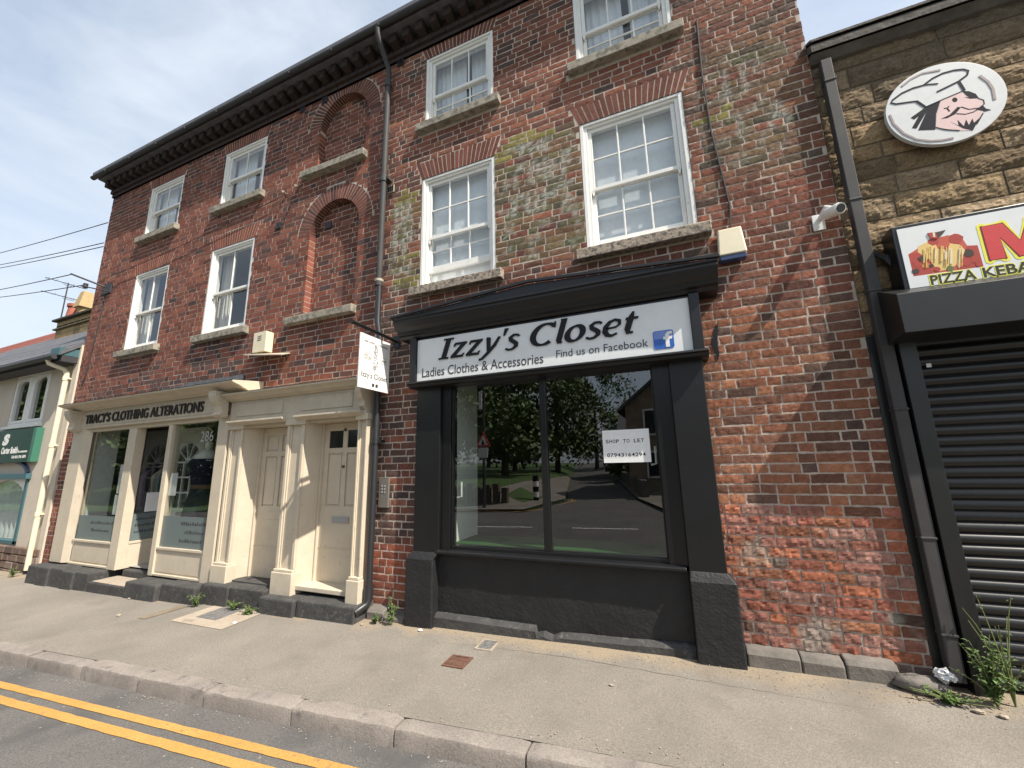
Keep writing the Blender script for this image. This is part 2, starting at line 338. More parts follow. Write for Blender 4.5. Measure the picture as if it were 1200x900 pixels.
for d0, d1 in ((0.215, 0.285), (0.355, 0.43)):
    XL = lin(-40, -12, 14)[:-1]+lin(-12, 3, 150)[:-1]+lin(3, 30, 10)
    vs = []
    for x in XL:
        e = 0.006*noise.noise((x*9, d0*50, 0)); e2 = 0.006*noise.noise((x*9, d1*50, 7))
        vs += [(x, yk(x)-d0+e, gr(x)+0.005), (x, yk(x)-d1+e2, gr(x)+0.005)]
    yl.add(vs, [(2*i, 2*i+1, 2*i+3, 2*i+2) for i in range(len(XL)-1)])
tag(yl.build('road_marking', M['yline']), kind='structure')
wl = MB()
x = -30
while x < 20:
    wl.quad((x, -7.6, gr(x)+0.005), (x+1.8, -7.6, gr(x+1.8)+0.005), (x+1.8, -7.72, gr(x+1.8)+0.005), (x, -7.72, gr(x)+0.005)); x += 3.0
tag(wl.build('road_marking', M['wline']), kind='structure')
yl2 = MB()
for off in (0.2, 0.36):
    pts = [(-9, FARK+off), (-6.3, FARK+off-0.0), (-5.55+off, FARK-1.0), (-5.2+off, -15.5), (-10.5+off, -38)]
    for (ax, ay), (bx, by) in zip(pts[:-1], pts[1:]):
        za = max(gr(ax), gr(-5)+(0.06+(-ay-15.5)*0.011 if ay < -13 else 0.0))+0.012; zb = max(gr(bx), gr(-5)+(0.06+(-by-15.5)*0.011 if by < -13 else 0))+0.012
        yl2.quad((ax, ay, za), (ax+0.09, ay+0.03, za), (bx+0.09, by+0.03, zb), (bx, by, zb))
tag(yl2.build('road_marking', M['yline']), kind='structure')

# pavement patches and covers
def gpoly(mb, pts, dz=0.004, th=0): mb.add([(x, y, pz(x, y)+dz+0.002) for x, y in pts], [tuple(range(len(pts)))])
def gpatch(mb, x0, x1, y0, y1, dz, n=8, skew=0.0):
    vs = []
    for i in range(n+1):
        for j in range(n+1):
            x = x0+(x1-x0)*i/n + skew*(j/n); y = y0+(y1-y0)*j/n; vs.append((x, y, pz(x, y)+dz))
    mb.add(vs, [(i*(n+1)+j, (i+1)*(n+1)+j, (i+1)*(n+1)+j+1, i*(n+1)+j+1) for i in range(n) for j in range(n)])
cp = MB(); gpatch(cp, -5.72, -4.80, -0.78, -0.06, 0.005, 10); tag(cp.build('concrete_patch', M['concrete']), kind='structure')
dm = MB(); gpatch(dm, -6.25, -6.10, -0.84, -0.40, 0.005, 5, 0.05); tag(dm.build('pavement_stain', M['dirt']), kind='structure')
se = MB(); vs = []
for i in range(90):
    x = -2.45+3.5*i/89; y = -.40-.06*math.sin(x*1.3)+.012*noise.noise((x*8, 0, 0)); w_ = (.004+.004*noise.noise((x*5, 3, 0)))*math.sin(math.pi*i/89)
    vs += [(x, y, pz(x, y)+.004), (x, y-w_-.001, pz(x, y)+.004)]
se.add(vs, [(2*i, 2*i+1, 2*i+3, 2*i+2) for i in range(89)]); tag(se.build('pavement_seam', M['seam']), kind='structure')
def cover(name, label, x0, x1, y0, y1, mt, nx, ny, frame=None):
    t = thing(name, label, 'manhole cover', ((x0+x1)/2, (y0+y1)/2, pz((x0+x1)/2, (y0+y1)/2)))
    z = pz((x0+x1)/2, (y0+y1)/2)+0.007
    sl = lambda x, y: z+0.02*(x-(x0+x1)/2)+0.03*(y-(y0+y1)/2)
    f = MB()
    def sb(mb, a, b, c, d, h0, h1):
        mb.add([(a, c, sl(a, c)+h0), (b, c, sl(b, c)+h0), (b, d, sl(b, d)+h0), (a, d, sl(a, d)+h0), (a, c, sl(a, c)+h1), (b, c, sl(b, c)+h1), (b, d, sl(b, d)+h1), (a, d, sl(a, d)+h1)],
               [(0,3,2,1),(4,5,6,7),(0,1,5,4),(1,2,6,5),(2,3,7,6),(3,0,4,7)])
    fw = 0.018
    sb(f, x0, x1, y0, y0+fw, -0.02, 0.004); sb(f, x0, x1, y1-fw, y1, -0.02, 0.004); sb(f, x0, x0+fw, y0+fw, y1-fw, -0.02, 0.004); sb(f, x1-fw, x1, y0+fw, y1-fw, -0.02, 0.004)
    f.build('frame', frame or mt, t)
    l = MB(); sb(l, x0+fw+0.003, x1-fw-0.003, y0+fw+0.003, y1-fw-0.003, -0.02, -0.001)
    dx = (x1-x0-2*fw)/nx; dy = (y1-y0-2*fw)/ny
    for i in range(nx):
        for j in range(ny):
            a = x0+fw+dx*(i+0.2); c = y0+fw+dy*(j+0.2); sb(l, a, a+dx*0.6, c, c+dy*0.6, -0.001, 0.003)
    l.build('lid', mt, t, fix=True); return t
cover('manhole_cover', 'grey iron access cover set in the pale concrete patch by the doors', -5.52, -5.16, -0.62, -0.22, M['iron_cover'], 8, 9)
cover('manhole_cover', 'rusty red iron cover in the pavement before the black shopfront', -2.01, -1.81, -0.77, -0.58, M['rust'], 12, 2)
cover('manhole_cover', 'small grey cover with pale surround at the foot of the black shopfront', -1.88, -1.71, -0.43, -0.23, M['iron_cover'], 5, 5, M['concrete'])

# ------------------------------------------------------------------ brick building
BX0, BX1, BZ0, BZ1 = -11.17, 1.50, -0.22, 7.80
bld = thing('brick_building', 'three storey red brick terrace with white sash windows and two shopfronts', 'building', (-4.8, 0, 0))
WINS = [  # x0 x1 z0 z1 cols rows_up rows_lo split gap style
    (-9.66, -8.54, 6.31, 7.44, 2, 1, 1, 0.50, 0.0, 'net'), (-7.30, -6.18, 6.31, 7.44, 2, 1, 1, 0.50, 0.0, 'net'),
    (-9.68, -8.57, 3.92, 5.50, 2, 1, 1, 0.52, 0.0, 'drape'), (-7.33, -6.21, 3.89, 5.47, 2, 1, 1, 0.52, 0.0, 'drape'),
    (-2.87, -1.80, 6.34, 7.47, 3, 1, 2, 0.58, 0.0, 'net'), (-0.70, 0.385, 6.34, 7.47, 3, 1, 2, 0.58, 0.0, 'net'),
    (-2.89, -1.80, 3.90, 5.48, 3, 2, 2, 0.56, 0.17, 'blind'), (-0.715, 0.395, 3.91, 5.50, 3, 2, 2, 0.53, 0.0, 'blind')]
NICHES = [(-4.415, 0.485, 6.30, 7.05, 0.735), (-4.455, 0.485, 3.85, 5.16, 0.735)]    # cx r z0 spring outer r
SHOP1 = (-10.4, -3.47, -0.3, 2.75); SHOP2 = (-2.80, 0.27, -0.3, 3.15)
def lint(wn):
    x0, x1, z0, z1 = wn[:4]; h = 0.27
    return (x0, x1, z1, min(z1+h, 7.74))
def hole_at(z):
    H = []
    for wn in WINS:
        x0, x1, z0, z1 = wn[:4]
        if z0-0.02 < z < z1: H.append((x0, x1))
        a, b, c, d = lint(wn)
        if c <= z < d:
            q = (z-c)/0.27; H.append((a-0.10*q-0.012, b+0.10*q+0.012))
        if z0-0.14 < z <= z0-0.02: H.append((x0-0.10, x1+0.10))
    for cx, rr, z0, zs, ro in NICHES:
        if z0-0.02 < z < zs: H.append((cx-rr, cx+rr))
        if zs <= z < zs+ro: s_ = math.sqrt(max(0, ro*ro-max(0, z-zs)**2)); H.append((cx-s_-0.012, cx+s_+0.012))
        if z0-0.13 < z <= z0-0.02: H.append((cx-0.75, cx+0.53))
    for a, b, c, d in (SHOP1, SHOP2):
        if c < z < d-0.06: H.append((a, b))
    H.sort(); return H
def seg_d(px, pzz, a, b):
    ax, az = a; bx, bz = b; L = (bx-ax)**2+(bz-az)**2; t = max(0, min(1, ((px-ax)*(bx-ax)+(pzz-az)*(bz-az))/L)) if L else 0
    return math.hypot(px-ax-t*(bx-ax), pzz-az-t*(bz-az))
STROKES = []
def glyph(x, z, wd, h, segs):
    for (a, b), (c, d) in segs: STROKES.append(((x+a*wd, z+b*h), (x+c*wd, z+d*h)))
G_ = {'C': [((1, .9), (.5, 1)), ((.5, 1), (.05, .7)), ((.05, .7), (.05, 0))], 'O': [((.5, 1), (0, .6)), ((0, .6), (.1, .15)), ((.5, 1), (1, .75)), ((1, .75), (.95, .3)), ((.1, .15), (.5, 0))],
      'L': [((0, 1), (0, 0)), ((0, 0), (1, .05))], 'I': [((.3, 1), (.3, 0)), ((.8, 1), (.85, .5))], 'T': [((0, .95), (1, 1)), ((.2, .95), (.2, 0))],
      'N': [((0, 0), (0, 1)), ((.8, 0), (.8, 1))], 'H': [((0, 0), (0, 1)), ((0, .5), (1, .8)), ((1, .8), (1, .5))], 'K': [((.4, 0), (.4, 1)), ((0, .9), (1, 1)), ((.4, .5), (1, .1))],
      'E': [((0, 0), (0, 1)), ((0, 1), (.8, 1)), ((0, .5), (.7, .5)), ((0, 0), (.9, 0))], 'A': [((0, 0), (.4, 1)), ((.8, 0), (.5, 1)), ((.2, .4), (.7, .4))]}
for i, ch in enumerate('COLI'): glyph(-1.53+i*0.19, 4.93, 0.12, 0.27, G_[ch])
for i, ch in enumerate('TNHK'): glyph(-1.57+i*0.20, 4.55, 0.13, 0.24, G_[ch])
for i, ch in enumerate('THE'): glyph(-1.45+i*0.14, 5.33, 0.08, 0.12, G_[ch])
for i, ch in enumerate('TH'): glyph(-3.32+i*0.17, 4.38, 0.11, 0.50, G_[ch])
for i, ch in enumerate('NA'): glyph(-3.29+i*0.15, 4.92, 0.10, 0.26, G_[ch])
for i, ch in enumerate('EN'): glyph(0.50+i*0.30, 5.25, 0.2, 0.30, G_[ch])
for i, ch in enumerate('LTA'): glyph(0.55+i*0.28, 4.75, 0.2, 0.26, G_[ch])
def ghost(x, z):
    def box(a, b, c, d, f=0.12):
        return max(0, min(1, (x-a)/f, (b-x)/f, (z-c)/f, (d-z)/f))
    return max(box(-3.45, -2.86, 3.85, 5.38), box(-1.85, -0.68, 3.85, 5.62), 0.75*box(0.40, 1.52, 4.15, 6.05, 0.35))
def paint(x, z):
    gq = ghost(x, z)
    if gq <= 0: return 0
    d = min(seg_d(x, z, a, b) for a, b in STROKES)
    v = max(0, 1-d/0.045)*1.25
    v += 0.55*gq if noise.noise((x*7, z*7, 4.2)) > 0.26 else 0
    return max(0, min(1, v*gq*(0.6+1.8*noise.noise((x*34, z*34, 9)))))
PAL = [(.222, .084, .054), (.20, .077, .051), (.172, .067, .047), (.21, .09, .06), (.15, .064, .047), (.25, .10, .062)]
DK = [(.10, .062, .052), (.125, .068, .054), (.083, .057, .051), (.145, .073, .056)]
def brick_col(x, z, rg):
    pd = 0.14
    if x < -6: pd = 0.05
    if -3.45 < x < -2.75 and z < 3.9: pd = 0.75 if z > 0.75 else 0.12
    if -7.4 < x < -3.45 and 2.6 < z < 3.75: pd = 0.22+0.45*max(0, min(1, (3.7-z)/0.7))
    if -10.6 < x < -7.4 and 2.8 < z < 3.25: pd = 0.7
    if -9.8 < x < -8.4 and 3.3 < z < 3.85: pd = 0.55
    if -7.5 < x < -6 and 3.3 < z < 3.8: pd = 0.6
    if -4.0 < x < -3.45 and 3.6 < z < 4.8: pd = 0.6
    if x > 0.28:
        pd = 0.14
        if 0.95 < x < 1.35 and 1.2 < z < 2.7: pd = 0.42  # band of extra dark bricks stands in for the canopy's shadow
        if z > 3.0: pd = 0.30
        if z < 1.25: pd = 0.07
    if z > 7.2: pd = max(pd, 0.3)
    pd *= 0.55+0.9*max(0, 0.5+noise.noise((x*0.8, z*0.9, 2.2)))
    dark = rg.random() < pd
    c = list(rg.choice(DK if dark else PAL))
    if x < -3.5: c = [q*k_ for q, k_ in zip(c, (1.0, 0.92, 0.95))]
    if x > 0.28 and dark: c = [c[0]*1.2, c[1]*1.12, c[2]*1.0]
    if x > 0.28 and not dark:
        if z < 3.0: c = [c[0]*1.25, c[1]*1.36, c[2]*1.22]
        if z < 1.28:
            t = rg.random()
            c = list(rg.choice([(.37, .135, .075), (.31, .115, .078), (.29, .13, .10), (.26, .11, .08), (.32, .17, .135)])) if t < 0.85 else c
            if z < 0.22: c = [.16, .12, .095]
    if -3.45 < x < -2.75 and 0.28 < z < 0.78: c = list(rg.choice([(.27, .085, .05), (.22, .075, .05)]))
    gq = ghost(x, z)
    if gq > 0 and rg.random() < 0.85:
        t = gq*rg.uniform(0.3, 0.85); gc = rg.choice([(.115, .125, .06), (.135, .13, .06), (.08, .10, .062), (.15, .125, .065)])
        c = [c[i]*(1-t)+gc[i]*t for i in range(3)]
    yel = [(-3.36, -2.9, 3.92, 4.05), (-3.22, -3.0, 4.30, 4.46), (-3.3, -2.95, 5.2, 5.4), (-1.6, -1.0, 5.52, 5.64), (-1.8, -1.62, 5.35, 5.5), (0.5, 0.8, 5.0, 5.2)]
    for a, b, c0, d0 in yel:
        if a < x < b and c0 < z < d0 and rg.random() < 0.75: c = [.22, .185, .06]
    v = rg.uniform(0.78, 1.22)*(1+0.22*noise.noise((x*0.7, z*0.9, 5.5)))
    return [q*v for q in c]
def add_brick(mb, a, b, z0, z1, x_detail, rg, ybase=0.0, dep=0.0032):
    xm, zm = (a+b)/2, (z0+z1)/2
    col = brick_col(xm, zm, rg)
    near = x_detail
    d = dep+rg.uniform(-0.0012, 0.0018); a += rg.uniform(-.003, .003); b += rg.uniform(-.003, .003); z0 += rg.uniform(-.0025, .0025); z1 += rg.uniform(-.0025, .0025)
    tz = rg.uniform(-.003, .003); wv = 0.008*noise.noise((xm*0.6, zm*1.3, 3.3)); z0 += wv; z1 += wv
    L = b-a; nx = 1; nz = 1
    if near: nx = max(2, int(L/0.030)); nz = 3
    if near and xm > 0.28: nx = max(3, int(L/0.018)); nz = 4
    spall = 0.0; rough = 0.002
    if xm > 0.28 and zm < 1.30:
        rough = 0.008; spall = 0; d += 0.006
    elif xm > 0.28: rough = 0.003; d += 0.001
    g = ghost(xm, zm) > 0
    vs = []; cs = []
    for i in range(nx+1):
        for j in range(nz+1):
            x = a+L*i/nx; z = z0+(z1-z0)*j/nz + tz*(i/nx-0.5)*2
            y = ybase-d+spall; edge = i in (0, nx) or j in (0, nz)
            if near:
                y += rough*noise.noise((x*24, z*24, xm*3))+rough*0.7*noise.noise((x*60, z*60, 2))
                if edge: y += 0.0016+0.001*noise.noise((x*50, z*50, 5))
                y = min(y, ybase-0.0002)
                if edge: x += 0.004*noise.noise((x*60, z*60, 8)); z += 0.0045*noise.noise((x*45, z*60, 18))
            vs.append((x, y, z))
            c = col
            if near:
                f = 1+0.22*noise.noise((x*30, z*30, 1.7))
                c = [q*f for q in col]
                pw = paint(x, z) if g else 0
                if xm > 0.28 and zm < 1.1:
                    e = noise.noise((x*3.1, z*4, 7.7))+0.5*noise.noise((x*14, z*14, 2.2))
                    if e > 0.28: pw = max(pw, min(0.5, (e-0.28)*1.5))
                if pw > 0: c = [q*(1-pw)+w_*pw for q, w_ in zip(c, (.37, .375, .325))]
            cs.append(tuple(c))
    fs = [(i*(nz+1)+j, (i+1)*(nz+1)+j, (i+1)*(nz+1)+j+1, i*(nz+1)+j+1) for i in range(nx) for j in range(nz)]
    ring = [i*(nz+1) for i in range(nx+1)]+[nx*(nz+1)+j for j in range(1, nz+1)]+[i*(nz+1)+nz for i in range(nx-1, -1, -1)]+[j for j in range(nz-1, 0, -1)]
    n0 = len(vs)
    for q in ring: vs.append((vs[q][0], ybase+0.004, vs[q][2])); cs.append(cs[q])
    n = len(ring)
    fs += [(ring[q], n0+q, n0+(q+1) % n, ring[(q+1) % n]) for q in range(n)]
    mb.add(vs, fs, 1, cs)
def course(mb, x0, x1, z0, z1, holes, odd, rg, near, ybase=0.0):
    iv = [(x0, x1)]
    for a, b in holes:
        nv = []
        for p_, q_ in iv:
            if b <= p_ or a >= q_: nv.append((p_, q_)); continue
            if a > p_: nv.append((p_, a))
            if b < q_: nv.append((b, q_))
        iv = nv
    x = x0-(0.1735 if odd else 0)-rg.uniform(0, 0.02)
    stretch = odd
    while x < x1:
        L = 0.222 if stretch else 0.105
        if rg.random() < 0.06: L = 0.222
        L += rg.uniform(-.006, .006)
        for p_, q_ in iv:
            a = max(x, p_+0.001); b = min(x+L, q_-0.001)
            if b-a > 0.028: add_brick(mb, a, b, z0, z1, near(a, z0), rg, ybase)
        x += L+0.0135; stretch = not stretch
rg = random.Random(11)
def vary(c, lo, hi):
    k_ = rg.uniform(lo, hi); return tuple(v*k_ for v in c)
wall = MB()
# mortar ground with the openings cut out
openings = [wn[:4] for wn in WINS]+[(cx-rr, cx+rr, z0, zs+rr) for cx, rr, z0, zs, ro in NICHES]+[(SHOP1[0]+0.1, SHOP1[1]-0.05, -0.3, 2.6), (SHOP2[0]+0.25, SHOP2[1]-0.25, -0.3, 2.62)]
cx_ = sorted({BX0, BX1, *[q for o in openings for q in o[:2]]}); cz_ = sorted({BZ0-0.3, BZ1, *[q for o in openings for q in o[2:] if q > BZ0-0.3]})
for xa, xb in zip(cx_[:-1], cx_[1:]):
    for za, zb in zip(cz_[:-1], cz_[1:]):
        xm, zm = (xa+xb)/2, (za+zb)/2
        if any(o[0] < xm < o[1] and o[2] < zm < o[3] for o in openings): continue
        wall.quad((xa, 0, za), (xb, 0, za), (xb, 0, zb), (xa, 0, zb), 0)
for cx, rr, z0, zs, ro in NICHES:
    n = 24
    for i in range(n):
        a, b = math.pi*i/n, math.pi*(i+1)/n
        p0 = (cx+rr*math.cos(a), zs+rr*math.sin(a)); p1 = (cx+rr*math.cos(b), zs+rr*math.sin(b))
        wall.quad((p0[0], 0, p0[1]), (p1[0], 0, p1[1]), (p1[0], 0, zs+rr), (p0[0], 0, zs+rr), 0)
near = lambda x, z: x > -3.6
z = BZ0; i = 0
while z < BZ1:
    course(wall, BX0, BX1, z, min(z+0.0695, BZ1), hole_at(z+0.036), i % 2 == 1, rg, near); z += 0.083; i += 1
# flat gauged arches over the windows
for wn in WINS:
    a, b, c, d = lint(wn); n = 19; q = (d-c)/0.27*0.10
    for k_ in range(n):
        u0, u1 = (k_+0.11)/n, (k_+0.89)/n
        col = vary((.185, .07, .052), .7, 1.1) if a > -5 else vary((.22, .076, .05), .7, 1.15)
        xb0, xb1 = a+(b-a)*u0, a+(b-a)*u1; xt0, xt1 = a-q+(b-a+2*q)*u0, a-q+(b-a+2*q)*u1
        dd = 0.003+rg.uniform(-.001, .001); jt = rg.uniform(-.008, .008)
        wall.xz([(xb0, c+0.002), (xb1, c+0.002), (xt1, d-0.004+jt), (xt0, d-0.004+jt)], -dd, 0.01, 1, col)
# side wall, back, top band
wall.quad((BX0, 0, -0.5), (BX0, 6, -0.5), (BX0, 6, BZ1), (BX0, 0, BZ1), 2, (.15, .06, .045)); wall.quad((BX1, 0, -0.5), (BX1, 6, -0.5), (BX1, 6, BZ1), (BX1, 0, BZ1), 2, (.15, .06, .045))
wall.quad((BX0, 6, -0.5), (BX1, 6, -0.5), (BX1, 6, BZ1), (BX0, 6, BZ1), 2, (.15, .06, .045))
wall.add([(BX0, 0, BZ1), (BX0, 6, BZ1), (BX0, 3, BZ1+2.1)], [(0, 1, 2)], 2, (.15, .06, .045)); wall.add([(BX1, 0, BZ1), (BX1, 6, BZ1), (BX1, 3, BZ1+2.1)], [(0, 1, 2)], 2, (.15, .06, .045))
zz = BZ0; i = 0
while zz < BZ1:    # brick ends on the right-hand and left-hand corners
    for yy in lin(0.0, 5.7, 26)[:-1]:
        yo = yy+(0.11 if i % 2 else 0); cc = brick_col(1.45, zz, rg)
        wall.box(BX1-0.004, BX1+0.006, yo+0.004, yo+0.214, zz, zz+0.072, 1, tuple(cc)); cc = brick_col(-11.0, zz, rg)
        wall.box(BX0-0.006, BX0+0.004, yo+0.004, yo+0.214, zz, zz+0.072, 1, tuple(cc))
    zz += 0.083; i += 1
wall_o = wall.build('wall', [M['mortar'], M['brick'], attr_mat('side_brick')], bld, attr=True)
# blind arched niches
for ni, (cx, rr, z0, zs, ro) in enumerate(NICHES):
    nb = MB(); dep = 0.115
    nb.quad((cx-rr-.05, dep, z0-.1), (cx+rr+.05, dep, z0-.1), (cx+rr+.05, dep, zs+rr+.05), (cx-rr-.05, dep, zs+rr+.05), 0)
    z = BZ0; i = 0
    while z < zs+rr:
        if z > z0-0.08:
            course(nb, cx-rr-0.01, cx+rr+0.01, z, z+0.0695, [], i % 2 == 0, rg, lambda a, b: False, dep)
            if z < zs-0.05:
                for s_ in (-1, 1):
                    xe = cx+s_*rr; cc = brick_col(cx, z, rg); cc = [v*1.15 for v in cc] if s_ < 0 else cc  # left jamb coloured lighter, as if sunlit from the right
                    nb.box(min(xe, xe+s_*0.05)-(0.002 if s_ > 0 else 0), max(xe, xe+s_*0.05)+(0.002 if s_ < 0 else 0), -0.004, dep+0.02, z, z+0.072, 1, tuple(cc))
        z += 0.083; i += 1
    for s_ in (-1, 1): nb.quad((cx+s_*rr, 0, z0-.05), (cx+s_*rr, dep, z0-.05), (cx+s_*rr, dep, zs), (cx+s_*rr, 0, zs), 0)
    n_o = nb.build('niche', [M['mortar'], M['brick']], bld, attr=True)
    ab = MB(); n = 34
    for k_ in range(n):
        t0, t1 = math.pi*(k_+0.13)/n, math.pi*(k_+0.87)/n
        col = vary((.18, .07, .052) if rg.random() > 0.2 else (.125, .056, .045), .75, 1.15)
        pl = [(cx+r2*math.cos(t), zs+r2*math.sin(t)) for r2, t in ((rr, t0), (ro-0.005, t0), (ro-0.005, t1), (rr, t1))]
        ab.xz(pl, -0.004-rg.uniform(0, .0015), 0.0, 1, col)
        ab.xz([(cx+r2*math.cos(t), zs+r2*math.sin(t)) for r2, t in ((rr, t0), (rr+0.03, t0), (rr+0.03, t1), (rr, t1))], 0.0005, dep+0.01, 1, tuple(v*0.8 for v in col))  # underside shade put into the colour, darker than the brick's face
    for k_ in range(n):
        t0, t1 = math.pi*k_/n, math.pi*(k_+1)/n
        ab.quad(*[(cx+(rr+0.006)*math.cos(t), y_, zs+(rr+0.006)*math.sin(t)) for t, y_ in ((t0, 0), (t1, 0), (t1, dep), (t0, dep))], 0)
    # thin pale mortar line round the ring
    for k_ in range(40):
        t0, t1 = math.pi*k_/40, math.pi*(k_+1)/40
        ab.quad(*[(cx+r2*math.cos(t), -0.003, zs+r2*math.sin(t)) for r2, t in ((ro-.004, t0), (ro+.014, t0), (ro+.014, t1), (ro-.004, t1))], 0)
    ab.build('arch', [M['mortar'], M['brick']], n_o, attr=True)
    sb = MB(); sb.yz([(-0.10, z0-0.125), (0.13, z0-0.125), (0.13, z0+0.004), (-0.085, z0-0.012), (-0.10, z0-0.02)], cx-0.76, cx+0.535); sb.build('sill', M['sill'], n_o, 0.008)
# eaves: dentil course, oversailing courses, soffit and gutter
cb = MB()
x = BX0
dcol = lambda: vary((.055, .039, .036), .85, 1.05)  # soot and the shade under the eaves, both put into this dark colour
while x < BX1-0.1:
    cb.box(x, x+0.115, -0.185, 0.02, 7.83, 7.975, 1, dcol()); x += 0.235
x = BX0
while x < BX1-0.05:
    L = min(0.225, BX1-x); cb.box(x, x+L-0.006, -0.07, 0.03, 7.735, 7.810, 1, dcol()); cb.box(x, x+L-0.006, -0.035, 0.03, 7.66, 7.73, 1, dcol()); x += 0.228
cb.box(BX0+.002, BX1-.002, -0.03, 0.03, 7.66, 7.985, 1, (.05, .035, .032))  # backing coloured dark too, eaves shade and soot together
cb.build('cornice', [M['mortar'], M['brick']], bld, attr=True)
rf = MB(); rf.yz([(-0.36, 8.03), (3.0, 10.35), (3.0, 10.42), (-0.36, 8.10)], BX0-0.12, BX1+0.02); rf.yz([(6.3, 8.03), (3.0, 10.35), (3.0, 10.42), (6.3, 8.10)], BX0-0.12, BX1+0.02)
rf.box(BX0-0.1, BX1, -0.27, 0.0, 7.988, 8.03); roof_o = rf.build('roof', M['slate'], bld)
gt = MB(); gp = [(-0.32+0.048*math.cos(t), 8.025-0.048*math.sin(t)) for t in lin(0, math.pi, 8)]; gp2 = [(-0.32+0.042*math.cos(t), 8.026-0.042*math.sin(t)) for t in lin(math.pi, 0, 8)]
gt.yz(gp+gp2, BX0-0.2, BX1-0.01)
for x in lin(BX0+0.4, BX1-0.4, 13): gt.box(x-0.012, x+0.012, -0.372, -0.28, 7.972, 8.03)
gt.build('gutter', M['iron'], bld)

# sash windows
def window(wn, label=None):
    x0, x1, z0, z1, cols, ru, rl, split, gap, style = wn
    worn = style == 'blind'
    f = MB(); fw = 0.085
    f.box(x0+.002, x0+fw, 0.022, 0.15, z0, z1-.002); f.box(x1-fw, x1-.002, 0.022, 0.15, z0, z1-.002); f.box(x0+fw, x1-fw, 0.022, 0.15, z1-0.065, z1-.002); f.box(x0+fw, x1-fw, 0.018, 0.15, z0, z0+0.04)
    f.box(x0+.0025, x0+0.045, 0.004, 0.022, z0+.001, z1-.003); f.box(x1-0.045, x1-.0025, 0.004, 0.022, z0+.001, z1-.003); f.box(x0+0.045, x1-0.045, 0.004, 0.022, z1-0.035, z1-.003)
    o = f.build('window', M['white'], bld, 0.004)
    a, b = x0+fw+.002, x1-fw-.002; zb, zt = z0+0.042, z1-0.067; zm = zb+(zt-zb)*(1-split) if False else zb+(zt-zb)*(1-split)
    def sash(za, zc, y, rows, bot, top):
        s_ = MB(); t = 0.042; d = 0.032
        s_.box(a, a+t, y, y+d, za, zc); s_.box(b-t, b, y, y+d, za, zc); s_.box(a+t, b-t, y+.001, y+d-.001, za, za+bot); s_.box(a+t, b-t, y+.001, y+d-.001, zc-top, zc)
        for i in range(1, cols): xx = a+t+(b-a-2*t)*i/cols; s_.box(xx-.009, xx+.009, y+.004, y+d-.004, za+bot, zc-top)
        for j in range(1, rows): zz = za+bot+(zc-top-za-bot)*j/rows; s_.box(a+t, b-t, y+.006, y+d-.006, zz-.009, zz+.009)
        so = s_.build('sash', M['white'], o, 0.003)
        pn = MB(); tilt = 0.004*rnd.uniform(-1, 1)
        for i in range(cols):
            for j in range(rows):
                q0, q1 = a+t+(b-a-2*t)*i/cols, a+t+(b-a-2*t)*(i+1)/cols; r0, r1 = za+bot+(zc-top-za-bot)*j/rows, za+bot+(zc-top-za-bot)*(j+1)/rows
                e, e2 = rnd.uniform(-.0015, .0015), rnd.uniform(-.0015, .0015)
                pn.quad((q0, y+.016+e, r0), (q1, y+.016-e, r0), (q1, y+.016-e+e2, r1), (q0, y+.016+e+e2, r1))
        pn.build('pane', M['glass'], o, fix=False)
    sash(zm-0.02, zt, 0.045, ru, 0.042, 0.045)
    sash(zb+gap, zm+0.022+gap*0.3, 0.083, rl, 0.085, 0.042)
    # horns on the meeting rail
    for xx in (a, b-0.042): hb = MB(); hb.xz([(xx+.002, zm-0.02), (xx+0.04, zm-0.02), (xx+0.03, zm-0.07), (xx+.012, zm-0.07)], 0.047, 0.075); hb.build('horn', M['white'], o)
    sb = MB(); ov = 0.10
    sb.yz([(-0.095, z0-0.135), (0.14, z0-0.135), (0.14, z0-0.004), (-0.08, z0-0.014), (-0.095, z0-0.022)], x0-ov, x1+ov)
    sb.build('sill', M['sill_worn'] if worn else M['sill'], o, 0.008)
    cu = MB()
    if style == 'net' or style == 'drape':
        def fold(xa, xb, za, zc, y, amp, mt):
            c_ = MB(); n = 60; vs = []
            for i in range(n+1):
                xx = xa+(xb-xa)*i/n; yy = y+amp*math.sin(xx*70+3*noise.noise((xx*5, 0, za)))+amp*0.6*noise.noise((xx*30, 1, z0))
                vs += [(xx, yy, za), (xx, yy, zc)]
            c_.add(vs, [(2*i, 2*i+2, 2*i+3, 2*i+1) for i in range(n)]); c_.build('curtain', mt, o, smooth='all', fix=False)
        if style == 'net':
            fold(x0+0.05, x0+0.05+(x1-x0)*0.47, z0-0.02, z1+0.05, 0.21, 0.012, M['curtain']); fold(x1-0.05-(x1-x0)*0.36, x1-0.03, z0-0.02, z1+0.05, 0.225, 0.012, M['curtain'])
        else:
            fold(x0+0.03, x0+0.38, z0-0.02, z1+0.05, 0.22, 0.02, M['drape']); fold(x1-0.22, x1-0.02, z0-0.02, z1+0.05, 0.22, 0.02, M['drape'])
    else:
        zlo = z0+0.02+(0.06 if gap else 0)
        c_ = MB(); c_.box(x0+0.03, x1-0.03, 0.165, 0.171, zlo, z1); c_.build('blind', M['blind'], o)
    return o
for wn in WINS: window(wn)
